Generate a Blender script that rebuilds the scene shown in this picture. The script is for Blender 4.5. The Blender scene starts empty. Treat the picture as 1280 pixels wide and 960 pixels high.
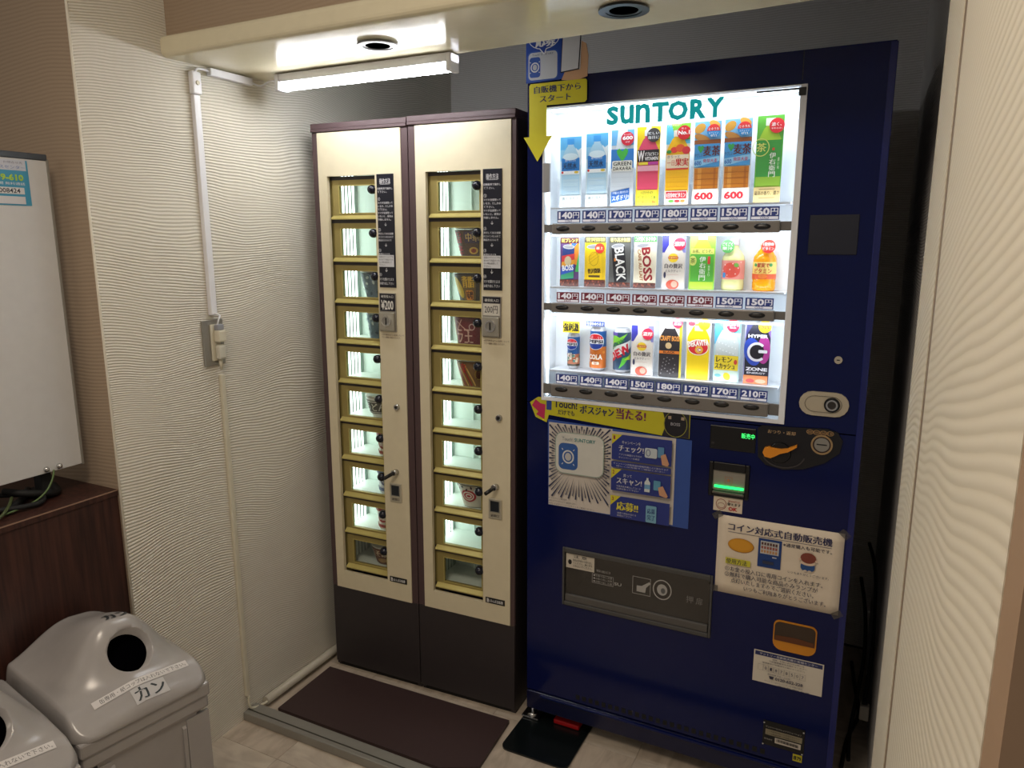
import bpy, bmesh, math, random
from mathutils import Vector, Matrix

random.seed(4)
C = bpy.context.scene.collection
SC = bpy.context.scene

# ------------------------------------------------------------------ camera
CAM_H, PITCH, YAW, ROLL = 1.426, -0.1926, -0.4656, -0.003
cam_data = bpy.data.cameras.new('camera')
cam = bpy.data.objects.new('camera', cam_data)
C.objects.link(cam)
fw = Vector((math.sin(YAW) * math.cos(PITCH), math.cos(YAW) * math.cos(PITCH), math.sin(PITCH)))
rt = Vector((math.cos(YAW), -math.sin(YAW), 0))
up = rt.cross(fw)
r2 = rt * math.cos(ROLL) + up * math.sin(ROLL)
u2 = -rt * math.sin(ROLL) + up * math.cos(ROLL)
cam.matrix_world = Matrix(((r2.x, u2.x, -fw.x, 0), (r2.y, u2.y, -fw.y, 0), (r2.z, u2.z, -fw.z, CAM_H), (0, 0, 0, 1)))
cam_data.sensor_width = 36
cam_data.sensor_fit = 'HORIZONTAL'
cam_data.lens = 914.5 / 1280 * 36
cam_data.clip_start = 0.01
SC.camera = cam

# ------------------------------------------------------------------ world, lights, exposure
SC.view_settings.view_transform = 'Standard'
SC.view_settings.look = 'None'
SC.view_settings.gamma = 1
SC.view_settings.exposure = 0.6
SC.view_settings.use_curve_mapping = False
w = bpy.data.worlds.new('world')
SC.world = w
w.use_nodes = True
w.node_tree.nodes['Background'].inputs[0].default_value = (1.0, 0.90, 0.80, 1)
w.node_tree.nodes['Background'].inputs[1].default_value = 0.13


def area(name, loc, target, sx, sy, power, col=(1, 1, 1), parent=None):
    d = bpy.data.lights.new(name, 'AREA')
    d.shape = 'RECTANGLE'
    d.size, d.size_y, d.energy, d.color = sx, sy, power, col
    o = bpy.data.objects.new(name, d)
    C.objects.link(o)
    o.location = loc
    o.rotation_euler = (Vector(target) - Vector(loc)).to_track_quat('-Z', 'Y').to_euler()
    if parent:
        o.parent = parent
    return o


ROOM = (1.0, 0.85, 0.68)
area('room_light', (-0.65, 0.15, 2.40), (-0.65, 0.15, 0), 0.5, 0.5, 11, ROOM)
area('room_light_far', (-1.6, -2.2, 2.38), (-1.4, -2.0, 0), 0.6, 0.6, 8, ROOM)

# ------------------------------------------------------------------ materials
_M = {}


def srgb(c):
    return tuple((v / 255 / 12.92) if v / 255 <= 0.04045 else ((v / 255 + 0.055) / 1.055) ** 2.4 for v in c)


def nodes(name):
    m = bpy.data.materials.new(name)
    m.use_nodes = True
    nt = m.node_tree
    return m, nt, nt.nodes['Principled BSDF']


def ink(c, rough=0.5, metal=0.0, emit=0.0, bump=0.0, coat=0.0):
    """material of one sRGB 0-255 colour, with a little procedural variation"""
    key = (tuple(c), rough, metal, emit, bump, coat)
    if key in _M:
        return _M[key]
    m, nt, b = nodes('paint_%02x%02x%02x' % tuple(int(v) for v in c))
    lin = srgb(c)
    b.inputs['Roughness'].default_value = rough
    b.inputs['Metallic'].default_value = metal
    b.inputs['Coat Weight'].default_value = coat
    tc = nt.nodes.new('ShaderNodeTexCoord')
    n = nt.nodes.new('ShaderNodeTexNoise')
    n.inputs['Scale'].default_value = 35
    n.inputs['Detail'].default_value = 3
    nt.links.new(tc.outputs['Object'], n.inputs['Vector'])
    mx = nt.nodes.new('ShaderNodeMix')
    mx.data_type = 'RGBA'
    mx.inputs[6].default_value = (*[v * 0.95 for v in lin], 1)
    mx.inputs[7].default_value = (*[min(1, v * 1.05) for v in lin], 1)
    nt.links.new(n.outputs[0], mx.inputs[0])
    nt.links.new(mx.outputs[2], b.inputs['Base Color'])
    if emit:
        b.inputs['Emission Color'].default_value = (*lin, 1)
        b.inputs['Emission Strength'].default_value = emit
    if bump:
        bp = nt.nodes.new('ShaderNodeBump')
        bp.inputs['Strength'].default_value = bump
        bp.inputs['Distance'].default_value = 0.002
        n2 = nt.nodes.new('ShaderNodeTexNoise')
        n2.inputs['Scale'].default_value = 400
        nt.links.new(tc.outputs['Object'], n2.inputs['Vector'])
        nt.links.new(n2.outputs[0], bp.inputs['Height'])
        nt.links.new(bp.outputs[0], b.inputs['Normal'])
    _M[key] = m
    return m


def comb_plaster(name, c, c2, axis, scale=140.0, depth=0.0011, fan=1.0, wob=0.007, tilt=0.0):
    """cream plaster combed in wavy horizontal lines; axis = the wall's horizontal axis (0 x, 1 y)"""
    m, nt, b = nodes(name)
    L = nt.links.new
    N = nt.nodes.new
    tc = N('ShaderNodeTexCoord')
    sep = N('ShaderNodeSeparateXYZ')
    L(tc.outputs['Object'], sep.inputs[0])
    # broad noise tilts the comb strokes patch by patch, small noise wobbles them
    vor = N('ShaderNodeTexNoise')
    vor.inputs['Scale'].default_value = 1.7
    vor.inputs['Detail'].default_value = 1.5
    L(tc.outputs['Object'], vor.inputs['Vector'])
    sub = N('ShaderNodeMath'); sub.operation = 'MULTIPLY_ADD'
    sub.inputs[1].default_value = 0.26 * fan; sub.inputs[2].default_value = -0.13 * fan
    L(vor.outputs[0], sub.inputs[0])
    small = N('ShaderNodeTexNoise'); small.inputs['Scale'].default_value = 9; small.inputs['Detail'].default_value = 2
    L(tc.outputs['Object'], small.inputs['Vector'])
    sm = N('ShaderNodeMath'); sm.operation = 'MULTIPLY_ADD'; sm.inputs[1].default_value = wob
    L(small.outputs[0], sm.inputs[0]); L(sub.outputs[0], sm.inputs[2])
    z = N('ShaderNodeMath'); z.operation = 'ADD'
    L(sep.outputs[2], z.inputs[0]); L(sm.outputs[0], z.inputs[1])
    z0 = z
    z = N('ShaderNodeMath'); z.operation = 'MULTIPLY_ADD'; z.inputs[1].default_value = tilt
    L(sep.outputs[axis], z.inputs[0]); L(z0.outputs[0], z.inputs[2])
    ph = N('ShaderNodeMath'); ph.operation = 'MULTIPLY'; ph.inputs[1].default_value = scale * 2 * math.pi
    L(z.outputs[0], ph.inputs[0])
    sn = N('ShaderNodeMath'); sn.operation = 'SINE'
    L(ph.outputs[0], sn.inputs[0])
    ab = N('ShaderNodeMath'); ab.operation = 'MULTIPLY_ADD'; ab.inputs[1].default_value = 0.5; ab.inputs[2].default_value = 0.5
    L(sn.outputs[0], ab.inputs[0])
    pw = N('ShaderNodeMath'); pw.operation = 'POWER'; pw.inputs[1].default_value = 0.7
    L(ab.outputs[0], pw.inputs[0])
    # the strokes fade in places
    fade = N('ShaderNodeTexNoise'); fade.inputs['Scale'].default_value = 3.1; fade.inputs['Detail'].default_value = 1
    L(tc.outputs['Object'], fade.inputs['Vector'])
    fr = N('ShaderNodeMapRange'); fr.inputs[1].default_value = 0.35; fr.inputs[2].default_value = 0.6
    fr.inputs[3].default_value = 0.55; fr.inputs[4].default_value = 1.0
    L(fade.outputs[0], fr.inputs[0])
    hh = N('ShaderNodeMath'); hh.operation = 'MULTIPLY'
    L(pw.outputs[0], hh.inputs[0]); L(fr.outputs[0], hh.inputs[1])
    bp = N('ShaderNodeBump'); bp.inputs['Strength'].default_value = 1.0; bp.inputs['Distance'].default_value = depth
    L(hh.outputs[0], bp.inputs['Height']); L(bp.outputs[0], b.inputs['Normal'])
    mx = N('ShaderNodeMix'); mx.data_type = 'RGBA'
    mx.inputs[6].default_value = (*srgb(c2), 1); mx.inputs[7].default_value = (*srgb(c), 1)
    L(pw.outputs[0], mx.inputs[0]); L(mx.outputs[2], b.inputs['Base Color'])
    b.inputs['Roughness'].default_value = 0.72
    return m


def wood(name, c1, c2):
    m, nt, b = nodes(name)
    L = nt.links.new; N = nt.nodes.new
    tc = N('ShaderNodeTexCoord'); mp = N('ShaderNodeMapping')
    mp.inputs['Scale'].default_value = (30, 30, 1.6)
    L(tc.outputs['Object'], mp.inputs[0])
    n = N('ShaderNodeTexNoise'); n.inputs['Scale'].default_value = 3; n.inputs['Detail'].default_value = 6
    L(mp.outputs[0], n.inputs['Vector'])
    r = N('ShaderNodeValToRGB')
    r.color_ramp.elements[0].position = 0.35; r.color_ramp.elements[0].color = (*srgb(c1), 1)
    r.color_ramp.elements[1].position = 0.65; r.color_ramp.elements[1].color = (*srgb(c2), 1)
    L(n.outputs[0], r.inputs[0]); L(r.outputs[0], b.inputs['Base Color'])
    b.inputs['Roughness'].default_value = 0.45
    return m


def marbled(name, c1, c2):
    m, nt, b = nodes(name)
    L = nt.links.new; N = nt.nodes.new
    tc = N('ShaderNodeTexCoord'); mp = N('ShaderNodeMapping')
    mp.inputs['Scale'].default_value = (3, 9, 3); mp.inputs['Rotation'].default_value = (0, 0, 0.6)
    L(tc.outputs['Object'], mp.inputs[0])
    n = N('ShaderNodeTexNoise'); n.inputs['Scale'].default_value = 2.2; n.inputs['Detail'].default_value = 7
    n.inputs['Distortion'].default_value = 1.2
    L(mp.outputs[0], n.inputs['Vector'])
    r = N('ShaderNodeValToRGB')
    r.color_ramp.elements[0].position = 0.38; r.color_ramp.elements[0].color = (*srgb(c1), 1)
    r.color_ramp.elements[1].position = 0.62; r.color_ramp.elements[1].color = (*srgb(c2), 1)
    L(n.outputs[0], r.inputs[0]); L(r.outputs[0], b.inputs['Base Color'])
    b.inputs['Roughness'].default_value = 0.38
    return m


def glass(name, tint=(1, 1, 1), gloss=0.06, rough=0.03, fac=None):
    """thin clear pane: see-through with a fresnel-like reflection"""
    m = bpy.data.materials.new(name); m.use_nodes = True
    nt = m.node_tree; nt.nodes.clear(); L = nt.links.new; N = nt.nodes.new
    out = N('ShaderNodeOutputMaterial'); mix = N('ShaderNodeMixShader')
    t = N('ShaderNodeBsdfTransparent'); t.inputs[0].default_value = (*tint, 1)
    g = N('ShaderNodeBsdfGlossy'); g.inputs['Roughness'].default_value = rough
    mix.inputs[0].default_value = gloss
    L(t.outputs[0], mix.inputs[1]); L(g.outputs[0], mix.inputs[2]); L(mix.outputs[0], out.inputs[0])
    return m


def glow(c, s):
    key = ('glow', tuple(c), s)
    if key in _M:
        return _M[key]
    m = bpy.data.materials.new('light_source'); m.use_nodes = True
    nt = m.node_tree; nt.nodes.clear()
    out = nt.nodes.new('ShaderNodeOutputMaterial'); e = nt.nodes.new('ShaderNodeEmission')
    e.inputs[0].default_value = (*srgb(c), 1); e.inputs[1].default_value = s
    nt.links.new(e.outputs[0], out.inputs[0])
    _M[key] = m
    return m


PLASTER_L = comb_plaster('combed_plaster_left', (228, 223, 211), (205, 199, 184), 1, depth=.0014)
PLASTER_B = comb_plaster('combed_plaster_back', (234, 231, 228), (216, 212, 208), 0, fan=0.25, depth=0.0012)
PLASTER_R = comb_plaster('combed_plaster_right', (222, 214, 196), (213, 204, 184), 1, scale=95, depth=0.0004, fan=0.35, wob=0.002, tilt=0.22)
PLASTER_SHADED = comb_plaster('combed_plaster_shaded', (168, 148, 126), (162, 142, 120), 0, scale=110, fan=0.5, depth=0.0006)  # same plaster, with the dim room light put into a browner colour
CREAM = ink((226, 216, 186), 0.32)
CREAM_GLOSS = ink((226, 218, 190), 0.10, bump=0.10)
CREAM_GLOSS.node_tree.nodes['Principled BSDF'].inputs['Specular IOR Level'].default_value = 0.2
BLUE = ink((8, 19, 72), 0.12)
BLUE.node_tree.nodes['Principled BSDF'].inputs['Specular IOR Level'].default_value = 0.3
BLUE_D = ink((8, 14, 54), 0.25)
BROWN = ink((78, 60, 62), 0.45)
BROWN_D = ink((50, 44, 46), 0.5)
BEIGE = ink((216, 206, 178), 0.5, bump=0.05)
GOLD = ink((160, 146, 90), 0.42, 0.3)
GOLD_L = ink((190, 176, 106), 0.4, 0.25)
BLACK = ink((16, 16, 18), 0.3)
HANDLE = ink((14, 18, 34), 0.22)
BLACKR = ink((14, 15, 16), 0.7)
CHROME = ink((205, 205, 205), 0.2, 1.0)
STEEL = ink((156, 154, 148), 0.38, 0.5)
WHITE_P = ink((232, 232, 238), 0.4)
IVORY = ink((214, 208, 188), 0.45)
GREY_BIN = ink((158, 154, 152), 0.24)
BAR = ink((132, 128, 124), 0.4, 0.3)
PAPER = ink((226, 212, 192), 0.7)


# ------------------------------------------------------------------ mesh building
class MB:
    def __init__(s):
        s.bm = bmesh.new(); s.mats = []

    def mi(s, m):
        if m not in s.mats:
            s.mats.append(m)
        return s.mats.index(m)

    def _take(s, old, m, smooth=False):
        i = s.mi(m)
        for f in s.bm.faces:
            if f.index == -1 or f not in old:
                f.material_index = i
                if smooth: f.smooth = True

    def box(s, x0, x1, y0, y1, z0, z1, m, bev=0.0, seg=2):
        t = bmesh.new()
        bmesh.ops.create_cube(t, size=1)
        for v in t.verts:
            v.co = Vector((x0 + (v.co.x + .5) * (x1 - x0), y0 + (v.co.y + .5) * (y1 - y0), z0 + (v.co.z + .5) * (z1 - z0)))
        if bev:
            bmesh.ops.bevel(t, geom=list(t.edges), offset=bev, segments=seg, affect='EDGES', profile=0.5)
        s.join(t, m, smooth=False)
        return s

    def join(s, t, m, smooth=False):
        i = s.mi(m); mp = {}
        for v in t.verts: mp[v] = s.bm.verts.new(v.co)
        for f in t.faces:
            try:
                nf = s.bm.faces.new([mp[v] for v in f.verts])
            except ValueError:
                continue
            nf.material_index = i; nf.smooth = smooth
        t.free()

    def cyl(s, p0, p1, r0, r1, m, seg=20, caps=True, smooth=True):
        p0, p1 = Vector(p0), Vector(p1)
        d = (p1 - p0).normalized()
        a = d.orthogonal().normalized(); b = d.cross(a)
        i = s.mi(m)
        A = [s.bm.verts.new(p0 + (a * math.cos(k * 2 * math.pi / seg) + b * math.sin(k * 2 * math.pi / seg)) * r0) for k in range(seg)]
        B = [s.bm.verts.new(p1 + (a * math.cos(k * 2 * math.pi / seg) + b * math.sin(k * 2 * math.pi / seg)) * r1) for k in range(seg)]
        for k in range(seg):
            f = s.bm.faces.new((A[k], A[(k + 1) % seg], B[(k + 1) % seg], B[k])); f.material_index = i; f.smooth = smooth
        if caps:
            f = s.bm.faces.new(A[::-1]); f.material_index = i
            f = s.bm.faces.new(B); f.material_index = i
        return s

    def ring(s, c, n, r0, r1, h, m, seg=28):
        """flat washer r0..r1 standing h proud along n"""
        c, n = Vector(c), Vector(n).normalized()
        a = n.orthogonal().normalized(); b = n.cross(a); i = s.mi(m)
        prof = [(r0, 0), (r0, h), (r1, h), (r1, 0)]
        R = []
        for k in range(seg):
            t = k * 2 * math.pi / seg; e = a * math.cos(t) + b * math.sin(t)
            R.append([s.bm.verts.new(c + e * r + n * z) for r, z in prof])
        for k in range(seg):
            for j in range(4):
                f = s.bm.faces.new((R[k][j], R[(k + 1) % seg][j], R[(k + 1) % seg][(j + 1) % 4], R[k][(j + 1) % 4]))
                f.material_index = i; f.smooth = False
        return s

    def lathe(s, prof, m, c=(0, 0, 0), seg=24, sx=1, sy=1, mats=None):
        """prof: (r, z) list about the z axis"""
        R = []
        for k in range(seg):
            t = k * 2 * math.pi / seg
            R.append([s.bm.verts.new((c[0] + math.cos(t) * r * sx, c[1] + math.sin(t) * r * sy, c[2] + z)) for r, z in prof])
        for j in range(len(prof) - 1):
            i = s.mi(mats[j] if mats else m)
            for k in range(seg):
                f = s.bm.faces.new((R[k][j], R[(k + 1) % seg][j], R[(k + 1) % seg][j + 1], R[k][j + 1]))
                f.material_index = i; f.smooth = True
        for j, rev in ((0, True), (-1, False)):
            if prof[j][0] > 1e-5:
                l = [R[k][j] for k in range(seg)]
                f = s.bm.faces.new(l[::-1] if rev else l); f.material_index = s.mi(mats[j] if mats else m)
        return s

    def sphere(s, c, r, m, sc=(1, 1, 1), seg=16):
        t = bmesh.new()
        bmesh.ops.create_uvsphere(t, u_segments=seg, v_segments=seg // 2 + 2, radius=r)
        for v in t.verts: v.co = Vector((v.co.x * sc[0] + c[0], v.co.y * sc[1] + c[1], v.co.z * sc[2] + c[2]))
        s.join(t, m, True)
        return s

    def tube(s, pts, r, m, seg=10):
        """smooth tube through points (Catmull-Rom)"""
        P = [Vector(p) for p in pts]
        Q = []
        for k in range(len(P) - 1):
            a = P[max(0, k - 1)]; b = P[k]; c = P[k + 1]; d = P[min(len(P) - 1, k + 2)]
            n = 6 if len(P) > 2 else 1
            for j in range(n):
                t = j / n
                Q.append(0.5 * ((2 * b) + (c - a) * t + (2 * a - 5 * b + 4 * c - d) * t * t + (3 * b - a - 3 * c + d) * t ** 3))
        Q.append(P[-1])
        i = s.mi(m); rings = []
        nrm = None
        for k, q in enumerate(Q):
            d = (Q[min(k + 1, len(Q) - 1)] - Q[max(k - 1, 0)]).normalized()
            if nrm is None: nrm = d.orthogonal().normalized()
            nrm = (nrm - d * nrm.dot(d)).normalized(); bn = d.cross(nrm)
            rings.append([s.bm.verts.new(q + (nrm * math.cos(t * 2 * math.pi / seg) + bn * math.sin(t * 2 * math.pi / seg)) * r) for t in range(seg)])
        for A, B in zip(rings, rings[1:]):
            for t in range(seg):
                f = s.bm.faces.new((A[t], A[(t + 1) % seg], B[(t + 1) % seg], B[t])); f.material_index = i; f.smooth = True
        f = s.bm.faces.new(rings[0][::-1]); f.material_index = i
        f = s.bm.faces.new(rings[-1]); f.material_index = i
        return s

    def prism(s, poly, o, ex, ey, n, h, m):
        """polygon (2D list) in plane o+ex,ey, thickness h along n"""
        o, ex, ey, n = Vector(o), Vector(ex), Vector(ey), Vector(n); i = s.mi(m)
        A = [s.bm.verts.new(o + ex * x + ey * y) for x, y in poly]
        B = [s.bm.verts.new(o + ex * x + ey * y + n * h) for x, y in poly]
        k = len(poly)
        for fs in (A[::-1], B): s.bm.faces.new(fs).material_index = i
        for j in range(k): s.bm.faces.new((A[j], A[(j + 1) % k], B[(j + 1) % k], B[j])).material_index = i
        return s

    def frame(s, x0, x1, z0, z1, t, y0, y1, m, bev=0.0):
        """rectangular frame of width t (number or l,r,b,t) in the xz plane"""
        l, r, b, tt = t if isinstance(t, tuple) else (t,) * 4
        s.box(x0, x0 + l, y0, y1, z0, z1, m, bev); s.box(x1 - r, x1, y0, y1, z0, z1, m, bev)
        s.box(x0 + l, x1 - r, y0, y1, z0, z0 + b, m, bev); s.box(x0 + l, x1 - r, y0, y1, z1 - tt, z1, m, bev)
        return s

    def build(s, name, parent=None, label=None, cat=None, group=None, kind=None, loc=None):
        bmesh.ops.recalc_face_normals(s.bm, faces=list(s.bm.faces)) if not getattr(s, 'keep', False) else None
        me = bpy.data.meshes.new(name)
        s.bm.to_mesh(me); s.bm.free()
        for m in s.mats: me.materials.append(m)
        o = bpy.data.objects.new(name, me)
        C.objects.link(o)
        if parent: o.parent = parent
        if loc: o.location = loc
        props(o, label, cat, group, kind)
        return o


def props(o, label=None, cat=None, group=None, kind=None):
    for k, v in (('label', label), ('category', cat), ('group', group), ('kind', kind)):
        if v: o[k] = v


def thing(name, label, cat, loc=(0, 0, 0), rot=(0, 0, 0), group=None):
    o = bpy.data.objects.new(name, None)
    C.objects.link(o)
    o.empty_display_size = 0.05
    o.location = loc; o.rotation_euler = rot
    props(o, label, cat, group)
    return o


_T = {}


def glyphs(t, bold):
    bold = bold * .8 if all(ord(c_) < 200 for c_ in t) else 0.0
    k = (t, bold)
    if k not in _T:
        c = bpy.data.curves.new('t', 'FONT')
        c.body = t; c.resolution_u = 2 if len(t) < 14 else 1
        c.offset = bold
        o = bpy.data.objects.new('t', c)
        m = bpy.data.meshes.new_from_object(o)
        V = [(v.co.x, v.co.y) for v in m.vertices]
        F = [tuple(p.vertices) for p in m.polygons]
        bpy.data.objects.remove(o); bpy.data.curves.remove(c); bpy.data.meshes.remove(m)
        if not V: V = [(0, 0), (1, 1)]
        _T[k] = (V, F, min(v[0] for v in V), max(v[0] for v in V), min(v[1] for v in V), max(v[1] for v in V))
    return _T[k]


class Art:
    """flat printed art: shapes stacked in thin layers of ink on a surface. mp(x, z, d) -> point"""

    def __init__(s, mp, step=0.00012, sub=None, rough=0.5, emit=0.0):
        s.mb = MB(); s.mb.keep = True; s.mp = mp; s.d = 0.0003; s.step = step; s.sub = sub; s.rough = rough; s.emit = emit

    def m(s, c):
        return c if isinstance(c, bpy.types.Material) else ink(c, s.rough, emit=s.emit)

    def poly(s, pts, c):
        s.d += s.step
        i = s.mb.mi(s.m(c))
        if s.sub:  # slice into narrow columns so that it follows a curved surface
            x0 = min(p[0] for p in pts); x1 = max(p[0] for p in pts)
            n = max(1, int(math.ceil((x1 - x0) / s.sub)))
            for k in range(n):
                a, b = x0 + (x1 - x0) * k / n, x0 + (x1 - x0) * (k + 1) / n
                q = clip(clip(pts, a, 1), b, -1)
                if len(q) > 2:
                    s.face([s.mp(x, z, s.d) for x, z in q], i)
        else:
            s.face([s.mp(x, z, s.d) for x, z in pts], i)
        return s

    def face(s, P, i):
        if len(P) < 3: return
        f = s.mb.bm.faces.new([s.mb.bm.verts.new(p) for p in P]); f.material_index = i

    def rect(s, x0, z0, x1, z1, c, r=0.0):
        if r:
            r = min(r, abs(x1 - x0) / 2, abs(z1 - z0) / 2)
            P = []
            for cx, cz, a in ((x1 - r, z0 + r, -90), (x1 - r, z1 - r, 0), (x0 + r, z1 - r, 90), (x0 + r, z0 + r, 180)):
                for k in range(5):
                    t = math.radians(a + k * 22.5); P.append((cx + r * math.cos(t), cz + r * math.sin(t)))
            return s.poly(P, c)
        return s.poly([(x0, z0), (x1, z0), (x1, z1), (x0, z1)], c)

    def ell(s, x, z, rx, rz, c, a0=0, a1=360, rot=0, n=22):
        P = []
        for k in range(n + (0 if a1 - a0 == 360 else 1)):
            t = math.radians(a0 + (a1 - a0) * k / n)
            u, v = rx * math.cos(t), rz * math.sin(t)
            P.append((x + u * math.cos(rot) - v * math.sin(rot), z + u * math.sin(rot) + v * math.cos(rot)))
        return s.poly(P, c)

    def loop(s, x, z, rx, rz, t, c, a0=0, a1=360, n=24):
        s.d += s.step; i = s.mb.mi(s.m(c))
        for k in range(n):
            q = []
            for kk, f in ((k, 1), (k + 1, 1), (k + 1, 0), (k, 0)):
                a = math.radians(a0 + (a1 - a0) * kk / n)
                q.append(s.mp(x + (rx - (0 if f else t)) * math.cos(a), z + (rz - (0 if f else t)) * math.sin(a), s.d))
            s.face(q, i)
        return s

    def border(s, x0, z0, x1, z1, t, c):
        for a in ((x0, z0, x1, z0 + t), (x0, z1 - t, x1, z1), (x0, z0, x0 + t, z1), (x1 - t, z0, x1, z1)): s.rect(*a, c)
        return s

    def line(s, x0, z0, x1, z1, t, c):
        dx, dz = x1 - x0, z1 - z0; l = math.hypot(dx, dz); nx, nz = -dz / l * t / 2, dx / l * t / 2
        return s.poly([(x0 - nx, z0 - nz), (x1 - nx, z1 - nz), (x1 + nx, z1 + nz), (x0 + nx, z0 + nz)], c)

    def text(s, t, x0, z0, x1, z1, c, bold=0.0, rot=0.0, skew=0.0):
        """the string fitted to the box x0..x1, z0..z1; rot turns it (radians) about the box's centre (box given unrotated)"""
        V, F, a, b, lo, hi = glyphs(t, bold)
        s.d += s.step; i = s.mb.mi(s.m(c))
        cx, cz = (x0 + x1) / 2, (z0 + z1) / 2
        W, H = x1 - x0, z1 - z0
        cr, sr = math.cos(rot), math.sin(rot)
        cjk = bold > 0 and any(ord(q) > 200 for q in t)
        for dx in ((-.75 * bold * H, 0.0, .75 * bold * H) if cjk else (0.0,)):  # heavier strokes for bold kana and kanji
          if dx > 0 or (cjk and dx == 0): s.d += s.step * .25
          pts = []
          for x, y in V:
            v = ((y - lo) / (hi - lo) - .5) * H
            u = ((x - a) / (b - a) - .5) * W + skew * v + dx
            pts.append(s.mb.bm.verts.new(s.mp(cx + u * cr - v * sr, cz + u * sr + v * cr, s.d)))
          for f in F:
            try:
                nf = s.mb.bm.faces.new([pts[k] for k in f]); nf.material_index = i
            except ValueError:
                pass
        return s

    def vtext(s, t, x0, z0, x1, z1, c, bold=0.0):
        n = len(t); h = (z1 - z0) / n
        for k, ch in enumerate(t):
            s.text(ch, x0, z1 - (k + 1) * h + h * .06, x1, z1 - k * h - h * .06, c, bold)
        return s

    def build(s, name, parent, **kw):
        return s.mb.build(name, parent, **kw)


def clip(P, x, sgn):
    out = []
    for k in range(len(P)):
        a, b = P[k], P[(k + 1) % len(P)]
        ia, ib = (a[0] - x) * sgn >= -1e-9, (b[0] - x) * sgn >= -1e-9
        if ia: out.append(a)
        if ia != ib:
            t = (x - a[0]) / (b[0] - a[0]); out.append((x, a[1] + t * (b[1] - a[1])))
    return out


def flat(ox, oy, oz):
    """art on a plane facing the camera side (-y), local x right, z up"""
    return lambda x, z, d: Vector((ox + x, oy - d, oz + z))


def bowed(cx, cy, cz, r):
    """art wrapped round an upright cylinder, centred on its -y side"""
    return lambda x, z, d: Vector((cx + (r + d) * math.sin(x / r), cy - (r + d) * math.cos(x / r), cz + z))


# ================================================================== SETTING
XL, YB, YO = -1.6243, 2.69, 1.095


def struct(name, mb, label=None, parent=None):
    return mb.build(name, parent, label=label, kind='structure')


# floor: vinyl tiles laid on a screed, each tile its own piece
fl = MB(); fl.box(-2.7, 1.2, -1.3, 2.75, -0.06, -0.004, ink((90, 80, 70), 0.9))
floor = struct('floor', fl)
TILE = [marbled('floor_tile_a', (178, 165, 150), (200, 188, 172)), marbled('floor_tile_b', (172, 158, 142), (196, 182, 166))]
T = 0.45
tile_me = []
for k in range(2):
    b = MB(); b.box(-T / 2 + .0004, T / 2 - .0004, -T / 2 + .0004, T / 2 - .0004, -0.0045, 0, TILE[k], 0.0003, 1)
    o = b.build('tile', floor); tile_me.append(o.data); bpy.data.objects.remove(o)
x0t, y0t = -0.508 - 5 * T, 1.775 - 6 * T
for i in range(8):
    for j in range(8):
        cx, cy = x0t + T * (i + .5), y0t + T * (j + .5)
        if cx > 1.0 or cy > 2.75: continue
        o = bpy.data.objects.new('tile', tile_me[(i + j) % 2]); C.objects.link(o)
        o.location = (cx, cy, 0); o.rotation_euler = (0, 0, (math.pi / 2) * ((i * 3 + j) % 2)); o.parent = floor

lw = MB(); lw.box(XL - 0.12, XL, YO, YB + 0.1, 0, 2.42, PLASTER_L)
struct('wall_left', lw)
rw = MB(); rw.box(-2.6, XL - 0.12, YO, YO + 0.08, 0, 2.42, PLASTER_SHADED)
rw.box(XL - 0.1205, XL + 0.0005, YO - 0.0006, YO + 0.0002, 0, 2.42, PLASTER_SHADED)
struct('wall_return', rw)
cb = MB(); cb.cyl((XL, YO, 0), (XL, YO, 2.42), 0.003, 0.003, ink((226, 220, 204), 0.6), 8)
struct('trim_1', cb)
bw = MB(); bw.box(XL - .1, 0.4, YB, YB + .1, 0, 2.42, PLASTER_B)
struct('wall_back', bw)
# right side of the alcove, slightly splayed behind the jamb
ra = MB(); ra.prism([(0.058, YB), (0.092, 1.32), (0.30, 1.32), (0.30, YB)], (0, 0, 0), (1, 0, 0), (0, 1, 0), (0, 0, 1), 2.42, PLASTER_B)
struct('wall_right', ra)
rj = MB()
rj.box(0.054, 0.30, 0.335, 0.925, 0, 2.42, PLASTER_R)
rn = rj.build('wall_right_near', kind='structure')
jm = MB(); jm.box(0.0545, 0.30, 0.985, 1.315, 0, 2.42, PLASTER_R, 0.0)
struct('wall_jamb', jm)
gp = MB(); gp.box(0.0555, 0.30, 0.925, 0.985, 0, 2.42, ink((140, 120, 98), 0.7))  # flush brown strip stands in for the shade in a groove
struct('groove_shade', gp)
nb = MB(); nb.box(0.0545, 0.6, 0.30, 0.335, 0, 2.42, ink((158, 130, 104), 0.7))
struct('wall_end', nb)
# header above the opening, its cream trim beam and the alcove ceiling
hd = MB(); hd.box(XL, 0.054, 1.345, 1.42, 1.90, 2.42, PLASTER_SHADED)
struct('wall_header', hd)
bm_ = MB()
t = bmesh.new()
q = [(XL, 1.325), (0.0535, 1.325), (0.0535, 1.585), (XL, 1.685)]
lo = [t.verts.new((x, y, zz)) for (x, y), zz in zip(q, (1.872, 1.872, 1.872, 1.878))]
hi = [t.verts.new((x, y, 1.922)) for x, y in q]
t.faces.new(lo[::-1]); t.faces.new(hi)
for k in range(4): t.faces.new((lo[k], lo[(k + 1) % 4], hi[(k + 1) % 4], hi[k]))
bmesh.ops.bevel(t, geom=[e for e in t.edges if abs(e.verts[0].co.y - 1.325) < 1e-4 and abs(e.verts[1].co.y - 1.325) < 1e-4 and abs(e.verts[0].co.z - e.verts[1].co.z) < 1e-3], offset=0.014, segments=4, affect='EDGES', profile=0.5)
bm_.join(t, CREAM_GLOSS)
struct('trim_3', bm_)
hb = MB(); hb.box(XL, 0.054, 1.42, 1.585, 1.9225, 2.42, PLASTER_B)
struct('wall_header_back', hb)
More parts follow.
